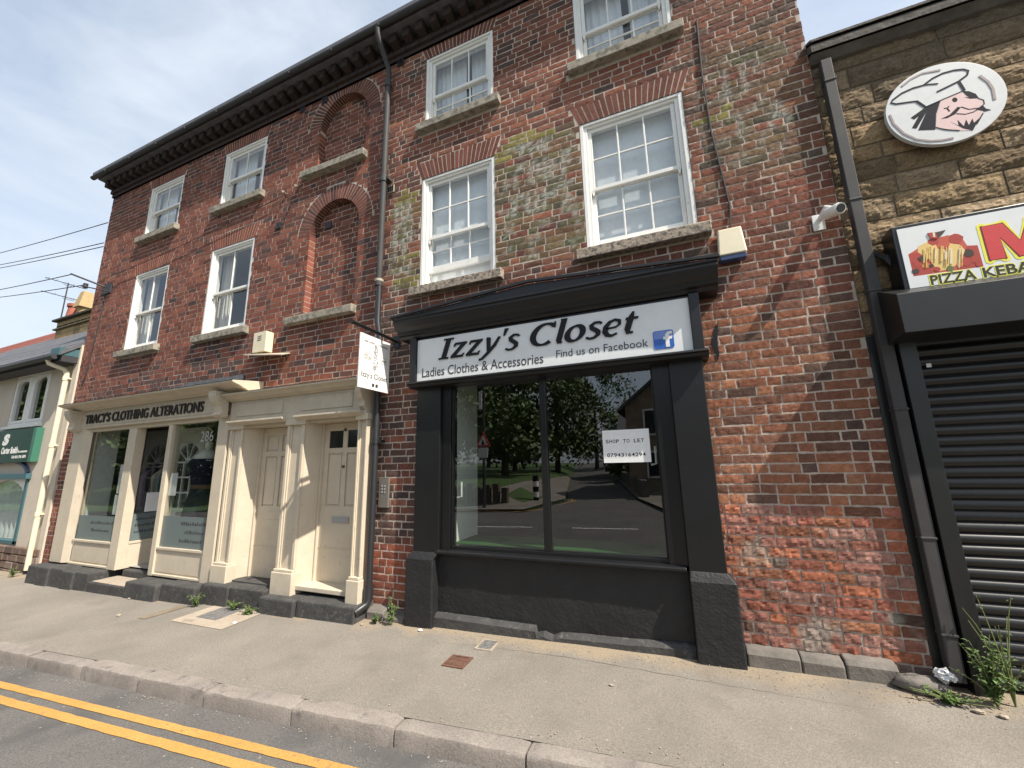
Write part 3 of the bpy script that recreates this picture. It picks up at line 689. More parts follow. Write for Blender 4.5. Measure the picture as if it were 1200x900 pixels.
# the rooms behind
rm = MB()
for za, zb in ((2.95, 5.75), (5.85, 7.75)):
    for xa, xb in ((-11.1, -5.6), (-3.4, 1.45)):
        rm.quad((xa, 0.16, za), (xb, 0.16, za), (xb, 3.6, za), (xa, 3.6, za)); rm.quad((xa, 0.16, zb), (xb, 0.16, zb), (xb, 3.6, zb), (xa, 3.6, zb))
        rm.quad((xa, 3.6, za), (xb, 3.6, za), (xb, 3.6, zb), (xa, 3.6, zb))
        for x in (xa, xb, (xa+xb)/2): rm.quad((x, 0.16, za), (x, 3.6, za), (x, 3.6, zb), (x, 0.16, zb))
rm.build('interior', M['room'], bld, fix=False)
# slits and air bricks
vb = MB()
for vx, vz in ((-3.40, 5.48), (-4.68, 5.33), (-5.64, 5.51), (-4.85, 7.60), (-5.35, 7.62), (-3.32, 7.62)):
    in_n = vx == -4.68; y = 0.105 if in_n else -0.012
    fr_ = vx == -3.40
    vb.box(vx-0.06, vx+0.06, y-0.012, y-0.004, vz-0.055, vz+0.055, 0 if fr_ else 2)
    for i in range(3):
        for j in range(4): vb.box(vx-0.05+i*0.034, vx-0.022+i*0.034, y-0.016, y-0.0125, vz-0.046+j*0.024, vz-0.026+j*0.024, 1)
vb.build('air_brick', [M['creamdark'], M['blackframe'], M['iron']], bld)
# cast iron downpipe between the niches and the right hand bays
dp = MB(); px, py = -3.475, -0.085
dp.tube([(px-0.02, -0.335, 7.97), (px-0.02, -0.33, 7.86), (px-0.015, -0.27, 7.74), (px, py-0.03, 7.52), (px, py, 7.44), (px, py, 7.2)], 0.036, 12)
dp.tube([(px, py, 7.3), (px, py, 4.02)], 0.041, 14, 0)
for z in (7.22, 5.62, 4.05): dp.tube([(px, py, z-0.05), (px, py, z+0.05)], 0.052, 14, 0)
dp.box(px-0.085, px+0.085, -0.10, -0.01, 5.60, 5.64, 0)
lx = px+.075
dp.tube([(px+.01, py, 4.04), (px+.01, py, 3.5), (lx, py-.01, 3.2), (lx, py-.01, 0.27)], 0.038, 14, 1)
for z in (2.9, 1.95): dp.tube([(lx, py-.01, z-0.03), (lx, py-.01, z+0.03)], 0.048, 14, 1); dp.box(lx-0.07, lx+0.07, -0.11, -0.01, z-0.015, z+0.015, 1)
dp.tube([(lx, py-.01, 0.32), (lx, py-.01, 0.18), (lx-.01, -0.13, 0.12), (lx-0.04, -0.27, 0.08)], [0.05, 0.05, 0.045, 0.045], 14, 1)
dp.lathe([(0.001, 4.06), (0.055, 4.06), (0.06, 4.09), (0.001, 4.11)], px, py, 14, 2)
dp.build('downpipe', [M['pipe'], M['blackpipe'], M['creamdark']], bld, smooth=True)
# cable down the left edge, wiring on the wall at right
wr = MB(); wr.tube([(-10.72, -0.012, 5.42), (-10.75, -0.012, 4.6), (-10.86, -0.012, 3.6), (-10.95, -0.012, 3.35)], 0.010, 6); wr.build('cable', M['cable'], bld); wr = MB()
wr.tube([(0.62, -0.015, 6.3), (0.60, -0.015, 5.6), (0.61, -0.015, 4.9), (0.66, -0.015, 4.3), (0.68, -0.015, 4.02), (0.66, -0.03, 3.8)], 0.009, 6)
wr.build('cable', M['cable'], bld)
# crack and hole beside the black shopfront
hk = MB(); hk.xz([(0.415, 2.83), (0.45, 2.90), (0.44, 2.80), (0.425, 2.70), (0.43, 2.58), (0.405, 2.52), (0.40, 2.62), (0.375, 2.70), (0.395, 2.74)], -0.0115, -0.010); hk.build('wall_crack', M['blackframe'], bld)
# plinth stones along the foot of the wall
ps = MB()
for a, b, h in ((0.345, 0.70, 0.115), (0.706, 0.97, 0.105), (0.976, 1.28, 0.12)):
    ps = MB(); g0 = gz((a+b)/2, -0.1); ps.yz([(-0.105, -0.3), (0.02, -0.3), (0.02, g0+h+0.02), (-0.07, g0+h), (-0.10, g0+h-0.03)], a, b); ps.build('plinth_stone', M['palestone'], bld, 0.012)
for a, b, h in ((-3.40, -3.17, 0.10), (-3.165, -2.90, 0.06)):
    ps = MB(); g0 = gz((a+b)/2, -0.1); ps.yz([(-0.12, -0.3), (0.02, -0.3), (0.02, g0+h+0.03), (-0.09, g0+h), (-0.12, g0+h-0.03)], a, b); ps.build('plinth_stone', M['palestone'], bld, 0.012)

# ---------------- black shopfront
sf = MB()     # stall riser: the body of the shopfront
vs = []; nx, nz = 60, 16
for i in range(nx+1):
    for j in range(nz+1):
        x = -2.53+2.51*i/nx; z = 0.05+0.66*j/nz
        vs.append((x, -0.035+0.006*noise.noise((x*3, z*4, 1))+0.004*noise.noise((x*14, z*16, 4)), z))
sf.add(vs, [(i*(nz+1)+j, (i+1)*(nz+1)+j, (i+1)*(nz+1)+j+1, i*(nz+1)+j+1) for i in range(nx) for j in range(nz)])
sf.box(-2.53, -0.02, -0.02, 0.1, -0.2, 0.72)
shop = sf.build('shopfront', M['blackmatt'], bld, smooth='all')
shop['label'] = 'black painted shopfront with cornice, pilasters and large window'
pb = MB()     # broken stone base strip under the riser
g0 = lambda x: gz(x, -0.1)
prof = [(-2.53, .125), (-1.43, .125), (-1.41, .125), (-1.40, .07), (-1.33, .085), (-1.24, .06), (-1.17, .095), (-0.6, .115), (-0.3, .135), (-0.02, .14)]
for (xa, ha), (xb, hb_) in zip(prof[:-1], prof[1:]):
    n = max(1, int((xb-xa)/0.08))
    for i in range(n):
        q0, q1 = xa+(xb-xa)*i/n, xa+(xb-xa)*(i+1)/n; h0, h1 = ha+(hb_-ha)*i/n+0.004*noise.noise((q0*9, 0, 0)), ha+(hb_-ha)*(i+1)/n+0.004*noise.noise((q1*9, 0, 0))
        yf = -0.105 if q0 < -1.415 else -0.095
        pb.add([(q0, yf, -.25), (q1, yf, -.25), (q1, yf, h1-.03), (q0, yf, h0-.03), (q1, yf+.03, h1), (q0, yf+.03, h0), (q1, -.03, h1+.006), (q0, -.03, h0+.006)], [(0,1,2,3), (3,2,4,5), (5,4,6,7)])
pb.build('base_stone', M['greystone'], shop, fix=False)
def pilaster(x0, x1, px0, px1, g_):
    s_ = MB()
    s_.box(x0, x1, -0.115, 0.02, 0.72, 2.575)
    s_.build('pilaster', M['black'], shop, 0.006)
    q = MB(); q.add([(px0, -0.16, g_), (px1, -0.16, g_), (px1, 0.02, g_), (px0, 0.02, g_), (px0, -0.155, 0.66), (px1, -0.155, 0.66), (px1, 0.02, 0.66), (px0, 0.02, 0.66), (x0-.0, -0.117, 0.735), (x1+.0, -0.117, 0.735), (x1, 0.02, 0.735), (x0, 0.02, 0.735)],
          [(0,1,5,4), (1,2,6,5), (3,0,4,7), (4,5,9,8), (5,6,10,9), (7,4,8,11), (8,9,10,11)])
    q.build('plinth', M['blackmatt'], shop, 0.012)
pilaster(-2.80, -2.475, -2.865, -2.52, -0.25); pilaster(-0.01, 0.275, -0.015, 0.335, -0.2)
wf = MB()     # window frame
y0, y1 = -0.05, 0.05
wf.box(-2.475, -2.36, -0.075, y1, 0.76, 2.62); wf.box(-0.165, -0.01, -0.075, y1, 0.76, 2.62)
wf.box(-2.36, -2.345, y0, y1, 0.79, 2.55); wf.box(-0.18, -0.165, y0, y1, 0.79, 2.55)
wf.box(-2.36, -0.165, y0, y1, 2.545, 2.62); wf.box(-1.305, -1.235, y0, y1, 0.80, 2.545); wf.box(-2.36, -0.165, y0, y1, 0.765, 0.80)
wf.build('window_frame', M['blackframe'], shop, 0.004)
ss = MB(); ss.yz([(-0.125, 0.722), (0.0, 0.722), (0.0, 0.775), (-0.11, 0.755), (-0.125, 0.745)], -2.51, -0.03); ss.build('sill', M['black'], shop, 0.005)
for a, b in ((-2.345, -1.305), (-1.235, -0.18)):
    q = MB(); q.quad((a, -0.02, 0.80), (b, -0.02, 0.80), (b, -0.02, 2.545), (a, -0.02, 2.545)); q.build('pane', M['shopglass'], shop, fix=False)
hd = MB()
for hx, hz in ((-2.27, 1.30), (-0.20, 1.62)): hd.tube([(hx, 0.02, hz+0.16), (hx+0.0, 0.02, hz), (hx-0.05, 0.02, hz-0.01)], 0.012, 8)
hd.build('handle', M['panelwhite'], shop)
fb = MB()     # fascia box with moulded frame
fb.box(-2.83, 0.305, -0.175, 0.0, 2.578, 3.14)
fb.box(-2.83, -2.745, -0.235, -0.175, 2.60, 3.13); fb.box(0.215, 0.30, -0.235, -0.175, 2.60, 3.13)
fb.box(-2.745, 0.215, -0.21, -0.175, 2.585, 2.605)
fb.yz([(-0.175, 2.535), (-0.0, 2.535), (0.0, 2.577), (-0.25, 2.60), (-0.255, 2.578), (-0.225, 2.57), (-0.215, 2.545)], -2.85, 0.33)
fb.build('fascia', M['black'], shop, 0.004)
pc = MB()     # moulded cornice with a low pediment
pc.yz([(0.0, 3.142), (-0.20, 3.142), (-0.22, 3.17), (-0.255, 3.185), (-0.265, 3.22), (-0.31, 3.25), (-0.35, 3.31), (-0.35, 3.335), (-0.37, 3.34), (-0.37, 3.36), (0.0, 3.40)], -3.0, 0.47)
for y_, lo in ((-0.37, 3.362), ):
    pc.add([(-3.0, -.355, 3.363), (0.47, -.355, 3.363), (-1.28, -.355, 3.475), (-3.0, 0.0, 3.403), (0.47, 0.0, 3.403), (-1.28, 0.0, 3.52)], [(0, 1, 2), (3, 5, 4), (0, 2, 5, 3), (2, 1, 4, 5), (0, 3, 4, 1)])
    for s_, xe in ((1, -3.02), (-1, 0.49)):
        pc.add([(xe, -.385, 3.362), (xe, -.385, 3.392), (-1.28, -.385, 3.478), (-1.28, -.385, 3.510), (xe, -.356, 3.362), (xe, -.356, 3.392), (-1.28, -.356, 3.478), (-1.28, -.356, 3.510)],
               [(0, 2, 3, 1), (4, 5, 7, 6), (1, 3, 7, 5), (0, 4, 6, 2), (0, 1, 5, 4), (2, 6, 7, 3)])
pc.build('cornice', M['black'], shop, 0.004)
mf = MB()     # ragged mortar line where the cornice meets the bricks
vs = []
for i in range(81):
    x = -3.0+3.47*i/80; zt = 3.40+0.12*(1-abs(x+1.28)/1.74)
    vs += [(x, -0.012, zt-0.03), (x, -0.02, zt+0.03+0.012*noise.noise((x*7, 0, 0)))]
mf.add(vs, [(2*i, 2*i+2, 2*i+3, 2*i+1) for i in range(80)]); mf.build('flashing', M['mortar'], shop, fix=False)
# inside the shop
it = MB()
it.quad((-2.75, 0.06, 0.1), (0.2, 0.06, 0.1), (0.2, 4, 0.1), (-2.75, 4, 0.1)); it.quad((-2.75, 0.06, 2.8), (0.2, 0.06, 2.8), (0.2, 4, 2.8), (-2.75, 4, 2.8)); it.quad((-2.75, 4, .1), (.2, 4, .1), (.2, 4, 2.8), (-2.75, 4, 2.8))
it.quad((-2.75, .06, .1), (-2.75, 4, .1), (-2.75, 4, 2.8), (-2.75, .06, 2.8)); it.quad((.2, .06, .1), (.2, 4, .1), (.2, 4, 2.8), (.2, .06, 2.8))
it.build('interior', M['dark'], bld, fix=False)
q = MB(); q.box(-2.43, -2.40, 0.06, 0.66, 0.12, 2.75); q.build('partition', M['partition'], bld)
q = MB(); q.box(-2.39, -0.15, 0.055, 0.60, 0.78, 0.805); q.build('window_board', M['turf'], bld)

# ---------------- cream clothing shop front and the two doors
cf = MB()   # body: corner pier, stall risers
def bx(mb, *a): mb.box(*a)
GL = -0.13
cf.box(-10.38, -9.98, -0.20, 0.02, 0.15, 2.44)
cf.add([(-9.98, -0.20, .15), (-9.87, GL, .15), (-9.87, GL, 2.44), (-9.98, -0.20, 2.44)], [(0, 1, 2, 3)])
cf.box(-9.87, -8.64, -0.125, -0.03, 0.15, 0.50); cf.box(-9.80, -8.70, -0.132, -0.124, 0.19, 0.46); cf.box(-9.87, -8.62, -0.15, -0.03, 0.50, 0.535)
cf.box(-9.87, -8.62, -0.155, -0.03, 0.135, 0.165)
cf.box(-7.50, -6.28, -0.125, -0.03, 0.15, 0.50); cf.box(-7.42, -6.34, -0.132, -0.124, 0.19, 0.46); cf.box(-7.52, -6.28, -0.15, -0.03, 0.50, 0.535); cf.box(-7.50, -6.28, -0.155, -0.03, 0.135, 0.165)
cf.box(-6.28, -6.06, -0.17, 0.02, 0.13, 2.44)
cf.box(-8.645, -8.42, -0.156, -0.02, 0.13, 2.379); cf.box(-7.526, -7.42, -0.157, -0.02, 0.13, 2.379)
cf.box(-8.46, -8.42, -0.02, 0.45, 0.13, 0.52); cf.box(-8.47, -8.41, -0.02, 0.45, 0.50, 0.54); cf.box(-7.52, -7.48, -0.02, 0.45, 0.13, 0.52)
cf.box(-8.47, -8.41, 0.40, 0.46, 0.53, 2.42); cf.box(-7.53, -7.47, 0.40, 0.46, 0.53, 2.42)
cf.box(-9.98, -6.28, -0.15, -0.03, 2.38, 2.44)
shop2 = cf.build('shopfront', M['cream'], bld, 0.006)
shop2['label'] = 'cream painted shopfront with recessed entrance and lettered fascia'
f2 = MB()
f2.box(-10.30, -6.14, -0.21, 0.0, 2.44, 2.76)
# raised panel with rounded ends
rr_ = 0.115; zc = 2.60
pl = [(-10.02, zc-rr_), (-6.42, zc-rr_)]+[(-6.42+rr_*math.sin(t), zc-rr_*math.cos(t)) for t in lin(0.2, math.pi-0.2, 8)]+[(-6.42, zc+rr_), (-10.02, zc+rr_)]
f2.xz(pl, -0.222, -0.211)
f2.build('fascia', M['creamdark'], shop2, 0.004)
c2 = MB()
c2.yz([(0.0, 2.762), (-0.23, 2.762), (-0.26, 2.78), (-0.30, 2.79), (-0.36, 2.82), (-0.42, 2.835), (-0.46, 2.85), (-0.46, 2.875), (0.0, 2.93)], -10.42, -5.62)
c2.build('cornice', M['creamdark'], shop2, 0.004)
ld = MB(); vs = []
for i in range(60):
    x = -9.2+3.15*i/59; h = 0.05+0.10*min(1, max(0, (x+9.2)/2.0))+0.02*noise.noise((x*4, 0, 0))
    vs += [(x, -0.03, 2.90), (x, -0.026, 2.93+h)]
ld.add(vs, [(2*i, 2*i+2, 2*i+3, 2*i+1) for i in range(59)])
vs = []
for i in range(50):
    x = -10.42+4.8*i/49; vs += [(x, -0.47+0.006*noise.noise((x*8, 0, 1)), 2.876+0.008*noise.noise((x*9, 0, 2))), (x, -0.02, 2.936)]
ld.add(vs, [(2*i, 2*i+2, 2*i+3, 2*i+1) for i in range(49)]); ld.build('flashing', M['lead'], shop2, fix=False)
for cx in (-10.22, -6.13):
    b = MB(); b.yz([(-0.21, 2.77), (-0.40, 2.77), (-0.40, 2.70), (-0.37, 2.62), (-0.31, 2.56), (-0.30, 2.48), (-0.33, 2.43), (-0.27, 2.40), (-0.20, 2.40)], cx-0.085, cx+0.085)
    b.tube([(cx+0.086, -0.33+0.035*math.cos(t), 2.68+0.035*math.sin(t)) for t in lin(0, 5.5, 10)], 0.008, 6)
    b.build('bracket', M['creamdark'], shop2, 0.006)
for quadp in ([(-9.87, GL+.02, .535), (-8.64, GL+.02, .535), (-8.64, GL+.02, 2.38), (-9.87, GL+.02, 2.38)], [(-7.42, GL+.02, .535), (-6.28, GL+.02, .535), (-6.28, GL+.02, 2.40), (-7.42, GL+.02, 2.40)],
              [(-8.44, -0.02, .54), (-8.44, .40, .54), (-8.44, .40, 2.40), (-8.44, -.02, 2.40)], [(-7.50, -0.02, .54), (-7.50, .40, .54), (-7.50, .40, 2.40), (-7.50, -.02, 2.40)]):
    q = MB(); q.quad(*quadp); q.build('pane', M['shopglass'], shop2, fix=False)
# frosted film with small print along the bottom of the panes
mt, nt_, b_ = new_mat('frosted_film'); b_.inputs['Base Color'].default_value = (0.13, 0.165, 0.165, 1); b_.inputs['Roughness'].default_value = 0.35; M['film'] = mt
fl = MB()
fl.box(-9.86, -8.65, -0.1135, -0.1115, .54, .93); fl.build('window_film', M['film'], shop2); fl = MB(); fl.box(-7.41, -6.29, -0.1135, -0.1115, .54, .98); fl.build('window_film', M['film'], shop2); fl = MB(); fl.box(-8.438, -8.436, -0.01, .395, .545, .97)
fl.build('window_film', M['film'], shop2)
fp = MB()
frontY = lambda Y: (lambda u, v, d: (u, Y-d, v))
sideX = lambda X: (lambda u, v, d: (X+d, u, v))
for zz_, a, b in ((0.80, -9.45, -8.75), (0.68, -9.4, -8.85)):
    for i in range(14):
        u = a+(b-a)*i/14; fp.box(u, u+(b-a)/14*rnd.uniform(.5, .8), -0.1150, -0.1142, zz_, zz_+rnd.choice((.03, .045)))
fp.build('window_print', M['lettergrey'], shop2); fp = MB()
for zz_, a, b in ((0.86, -6.95, -6.32), (0.74, -6.85, -6.4), (0.62, -6.95, -6.42)):
    for i in range(12):
        u = a+(b-a)*i/12; fp.box(u, u+(b-a)/12*rnd.uniform(.5, .8), -0.1150, -0.1142, zz_, zz_+rnd.choice((.03, .045)))
fp.build('window_print', M['lettergrey'], shop2); fp = MB()
for zz_ in (0.86, 0.76, 0.66):
    for i in range(9):
        u = 0.03+i*0.034; fp.box(-8.4355, -8.4345, u, u+.024, zz_, zz_+rnd.choice((.03, .045)))
fp.build('window_print', M['lettergrey'], shop2)
nm = MB(); put_text(nm, '286', frontY(-0.113), -6.76, -6.46, 2.08, 2.24, 0.001); nm.build('house_number', M['steel'], shop2)
# small notices fixed to the glass
for x0, x1, z0, z1, y in ((-8.86, -8.67, 1.30, 1.78, -0.098), (-8.88, -8.68, 0.96, 1.28, -0.098), (-7.40, -7.22, 1.28, 1.62, -0.10)):
    q = MB(); q.box(x0, x1, y, y+.002, z0, z1); o = q.build('paper_notice', M['paper'])
    tag(o, {-8.86: 'tall white notice taped inside the left pane of the cream shop', -8.88: 'smaller white notice below another at the bottom left pane', -7.40: 'leaflet stuck at the left edge of the right cream shop pane'}[x0], 'notice')
q = MB(); q.box(-8.42, -8.40, 0.12, 0.36, 0.99, 1.30); tag(q.build('paper_notice', M['paper']), 'white board standing in the side pane of the recessed shop entrance', 'notice')
# recessed shop door with a fanlight
dr = MB()
X0, X1, Y = -8.41, -7.55, 0.43
dr.box(X0, X0+0.10, Y, Y+.05, 0.14, 2.40); dr.box(X1-0.10, X1, Y, Y+.05, 0.14, 2.40); dr.box(X0+.1, X1-.1, Y, Y+.05, 0.14, 1.02); dr.box(X0+.1, X1-.1, Y, Y+.05, 2.14, 2.40)
for i in (1, 2): xx = X0+.1+(X1-X0-.2)*i/3; dr.box(xx-.014, xx+.014, Y+.005, Y+.045, 1.02, 1.80)
for zz_ in (1.28, 1.54, 1.80): dr.box(X0+.1, X1-.1, Y+.006, Y+.044, zz_-.014, zz_+.014)
cxd = (X0+X1)/2; rd = (X1-X0-.2)/2
pts = [(cxd+rd*math.cos(t), 1.80+rd*math.sin(t)) for t in lin(0, math.pi, 20)]
for (ax, az), (bx_, bz) in zip(pts[:-1], pts[1:]):
    dr.xz([(ax, az), (bx_, bz), (bx_, 2.15), (ax, 2.15)], Y, Y+.05)
for t in (R(36), R(72), R(108), R(144)):
    a, b = (cxd+.08*math.cos(t), 1.80+.08*math.sin(t)), (cxd+rd*math.cos(t), 1.80+rd*math.sin(t)); nx_, nz_ = -.011*math.sin(t), .011*math.cos(t)
    dr.xz([(a[0]-nx_, a[1]-nz_), (b[0]-nx_, b[1]-nz_), (b[0]+nx_, b[1]+nz_), (a[0]+nx_, a[1]+nz_)], Y+.006, Y+.044)
dr.xz([(cxd+.09*math.cos(t), 1.80+.09*math.sin(t)) for t in lin(0, math.pi, 8)], Y+.006, Y+.044)
door_s = dr.build('door', M['white'], bld, 0.003); door_s['label'] = 'white glazed shop door with arched fanlight'
q = MB(); q.quad((X0+.1, Y+.03, 1.02), (X1-.1, Y+.03, 1.02), (X1-.1, Y+.03, 2.14), (X0+.1, Y+.03, 2.14)); q.build('pane', M['shopglass'], door_s, fix=False)
q = MB(); q.box(cxd-.12, cxd+.12, Y-.012, Y-.001, 0.90, 0.96); q.build('letterbox', M['steel'], door_s)
# room of the clothing shop
it = MB()
xa, xb, ya, yb, za, zb = -11.1, -6.1, 0.03, 3.6, 0.15, 2.75
for qd in ([(xa, ya, za), (xb, ya, za), (xb, yb, za), (xa, yb, za)], [(xa, ya, zb), (xb, ya, zb), (xb, yb, zb), (xa, yb, zb)], [(xa, yb, za), (xb, yb, za), (xb, yb, zb), (xa, yb, zb)], [(xa, ya, za), (xa, yb, za), (xa, yb, zb), (xa, ya, zb)], [(xb, ya, za), (xb, yb, za), (xb, yb, zb), (xb, ya, zb)]): it.quad(*qd)
it.build('interior', M['room'], bld, fix=False)
q = MB(); q.box(-9.86, -8.5, -0.02, 0.6, 0.46, 0.50); q.box(-7.4, -6.3, -0.02, 0.6, 0.46, 0.50); q.build('window_board', M['wood'], bld)
q = MB(); q.box(-9.98, -9.95, 0.0, 0.3, 0.5, 2.5); q.build('partition', M['partition'], bld)

# doors and their surround
en = MB()
PY = -0.16
PIL = ((-6.02, -5.74), (-4.85, -4.53), (-3.63, -3.485))
en.box(-6.04, -3.50, -0.17, 0.02, 2.30, 2.62)                       # frieze
for a, b in ((-5.90, -4.95), (-4.60, -3.72)): en.box(a, b, -0.182, -0.169, 2.40, 2.58)
en.yz([(-0.17, 2.30), (-0.25, 2.335), (-0.25, 2.31), (-0.17, 2.27)], -6.0, -4.86)
en.yz([(-0.17, 2.30), (-0.25, 2.335), (-0.25, 2.31), (-0.17, 2.27)], -4.66, -3.53)
ent = en.build('door_surround', M['creamdark'], bld, 0.004); ent['label'] = 'cream classical surround framing the two doors'
c3 = MB(); c3.yz([(0.0, 2.622), (-0.18, 2.622), (-0.21, 2.64), (-0.25, 2.65), (-0.29, 2.685), (-0.33, 2.70), (-0.33, 2.725), (0, 2.775)], -6.05, -3.455); c3.build('cornice', M['creamdark'], ent, 0.004)
ed = MB(); vs = []
for i in range(40):
    x = -6.07+2.63*i/39; vs += [(x, -0.338, 2.727+.005*noise.noise((x*9, 0, 0))), (x, -0.02, 2.782)]
ed.add(vs, [(2*i, 2*i+2, 2*i+3, 2*i+1) for i in range(39)]); ed.build('flashing', M['cream'], ent, fix=False)
for i, (a, b) in enumerate(PIL):
    q = MB(); w_ = b-a
    q.box(a, b, PY+.03, 0.02, 0.40, 2.30)
    for f0, f1, dd in ((0.0, .16, .0), (.84, 1.0, .0), (.16, .24, .012), (.76, .84, .012)): q.box(a+w_*f0+.001, a+w_*f1-.001, PY+dd, PY+.03, 0.42, 2.22)
    q.box(a-.02, b+.02, PY-.02, 0.0, 2.22, 2.30)
    q.build('pilaster', M['cream'], ent, 0.006)
    q = MB(); gb = gz((a+b)/2, -.15); q.box(a-.02, b+.02, PY-.035, 0.02, gb+0.14, 0.385); q.box(a-.005, b+.005, PY-.02, 0.0, 0.385, 0.42); q.build('plinth', M['creamdark'] if i == 1 else M['cream'], ent, 0.008)
b = MB(); b.yz([(-0.17, 2.62), (-0.30, 2.62), (-0.30, 2.56), (-0.26, 2.48), (-0.22, 2.44), (-0.22, 2.38), (-0.17, 2.34)], -3.575, -3.49); b.build('bracket', M['creamdark'], ent, 0.005)
jb = MB()    # architraves and reveals
for a, b in ((-5.74, -4.85), (-4.53, -3.63)):
    for xa, xb in ((a, a+.07), (b, b-.07)):
        jb.add([(xa, -.12, .2), (xb, .10, .2), (xb, .16, .2), (xa, .16, .2), (xa, -.12, 2.26), (xb, .10, 2.26), (xb, .16, 2.26), (xa, .16, 2.26)], [(0,3,2,1),(4,5,6,7),(0,1,5,4),(1,2,6,5),(2,3,7,6),(3,0,4,7)])
    jb.box(a+.001, b-.001, -0.11, 0.16, 2.24, 2.298); jb.box(a+.07, a+.095, .07, .16, .2, 2.24); jb.box(b-.095, b-.07, .07, .16, .2, 2.24)
jb.build('door_frame', M['cream'], ent, 0.004)
def panel_door(x0, x1, z0, z1, glazed):
    y = 0.105; d = MB(); w_ = x1-x0
    def rz(f): return z0+(z1-z0)*f
    d.box(x0, x1, y+.020, y+.05, z0, z1)
    E_ = .085; cols = ((x0+E_, x0+w_/2-.038), (x0+w_/2+.038, x1-E_))
    rows = ((0.835, 0.95), (0.46, 0.80))
    # stiles and rails stand proud of the panels
    d.box(x0, x0+E_, y, y+.020, z0, z1); d.box(x1-E_, x1, y, y+.020, z0, z1); [d.box(cols[0][1], cols[1][0], y, y+.020, rz(q0), rz(q1)) for q0, q1 in rows]
    for f0, f1 in ((.95, 1.0), (.80, .835)): d.box(x0+E_, x1-E_, y, y+.020, rz(f0), rz(f1))
    d.box(x0+E_, x1-E_, y, y+.020, z0, rz(.46))
    for a, b in cols:
        for q0, q1 in rows[1:] if glazed else rows: d.box(a+.022, b-.022, y+.010, y+.020, rz(q0)+.022, rz(q1)-.022)
    d.box(x0+.005, x1-.005, y-.006, y, rz(.20), rz(.206))
    o = d.build('door', M['cream'], bld, 0.004)
    if glazed:
        for a, b in cols:
            q = MB(); q.box(a, b, y+.012, y+.019, rz(.835), rz(.95)); q.build('pane', flat('dark_glass', (.012, .013, .014), 0.12), o)
        q = MB(); q.box((x0+x1)/2-.14, (x0+x1)/2+.14, y-.014, y-.0, 0.955, 1.03); q.box((x0+x1)/2-.11, (x0+x1)/2+.11, y-.018, y-.0145, 0.972, 1.012); q.build('letterbox', M['steel'], o, 0.003)
        q = MB(); q.tube([((x0+x1)/2, y-.02, 1.66), ((x0+x1)/2, y+.001, 1.66)], .018, 10); q.tube([((x0+x1)/2+.0, y-.02, 2.14), ((x0+x1)/2, y+.001, 2.14)], .02, 8); q.build('keyhole', M['rust'], o)
    else:
        q = MB(); q.box((x0+x1)/2-.13, (x0+x1)/2+.13, y-.006, y-.0005, 0.96, 1.07); q.build('letterbox', M['cream'], o, .003)
    return o
panel_door(-5.655, -4.935, 0.20, 2.235, False)['label'] = 'blank cream six panel door on the left'
panel_door(-4.445, -3.715, 0.24, 2.235, True)['label'] = 'cream panelled door with two small panes and grey letterbox'
st = MB(); st.box(-4.52, -3.64, -0.13, 0.14, 0.185, 0.24); st.build('threshold', M['creamdark'], bld, 0.008)
# stone steps and plinths under the cream fronts
sp = MB()
def slab(a, b, y0_, y1_, zt, j=0.0):
    g_ = gz((a+b)/2, y0_)-0.12
    sp.add([(a, y0_, g_), (b, y0_, g_), (b, y1_, g_), (a, y1_, g_), (a, y0_+j, zt), (b, y0_+j*.5, zt+.004), (b, y1_, zt+.01), (a, y1_, zt+.006)], [(0,3,2,1),(4,5,6,7),(0,1,5,4),(1,2,6,5),(2,3,7,6),(3,0,4,7)])
for i in range(5): slab(-10.55+.392*i, -10.55+.392*(i+1)-.006, -0.40-.02*(i % 2), 0.1, 0.115+.006*(i % 3), .02)
slab(-8.585, -7.56, -0.40, 0.45, 0.015, .01)
slab(-8.42, -7.52, -0.05, 0.45, 0.12, .0)
slab(-7.555, -6.80, -0.42, 0.1, 0.105, .02); slab(-6.795, -6.06, -0.36, 0.1, 0.125, .015)
slab(-6.055, -5.50, -0.30, 0.1, 0.17, .02); slab(-5.495, -4.88, -0.28, 0.1, 0.175, .01); slab(-4.875, -4.30, -0.33, 0.1, 0.13, .01); slab(-4.295, -3.42, -0.30, 0.1, 0.14, .02)
sp.build('step', M['greystone'], bld, 0.018)
tq = MB(); tq.box(-5.72, -4.87, -0.10, 0.2, 0.05, 0.198); tq.build('threshold', M['greystone'], bld, .006)
sy = MB(); sy.add([(-8.50, -0.37, 0.022), (-7.62, -0.37, 0.022), (-7.62, -0.06, 0.026), (-8.50, -0.06, 0.026)], [(0, 1, 2, 3)]); sy.build('step_slab', M['concrete'], bld, fix=False)

# ------------------------------------------------------------------ lettering and signs
s = thing('shop_sign', 'long white fascia sign with raised black italic name above the black shop window', 'sign', (-1.27, -0.18, 2.6))
q = MB(); q.box(-2.742, 0.212, -0.205, -0.178, 2.608, 3.105); q.build('board', M['signwhite'], s, 0.002)
SX0, SX1, SZ0, SZ1 = -2.742, 0.212, 2.608, 3.105
def sig(u): return SX0+(SX1-SX0)*u
def siz(v): return SZ0+(SZ1-SZ0)*v
fy = frontY(-0.206)
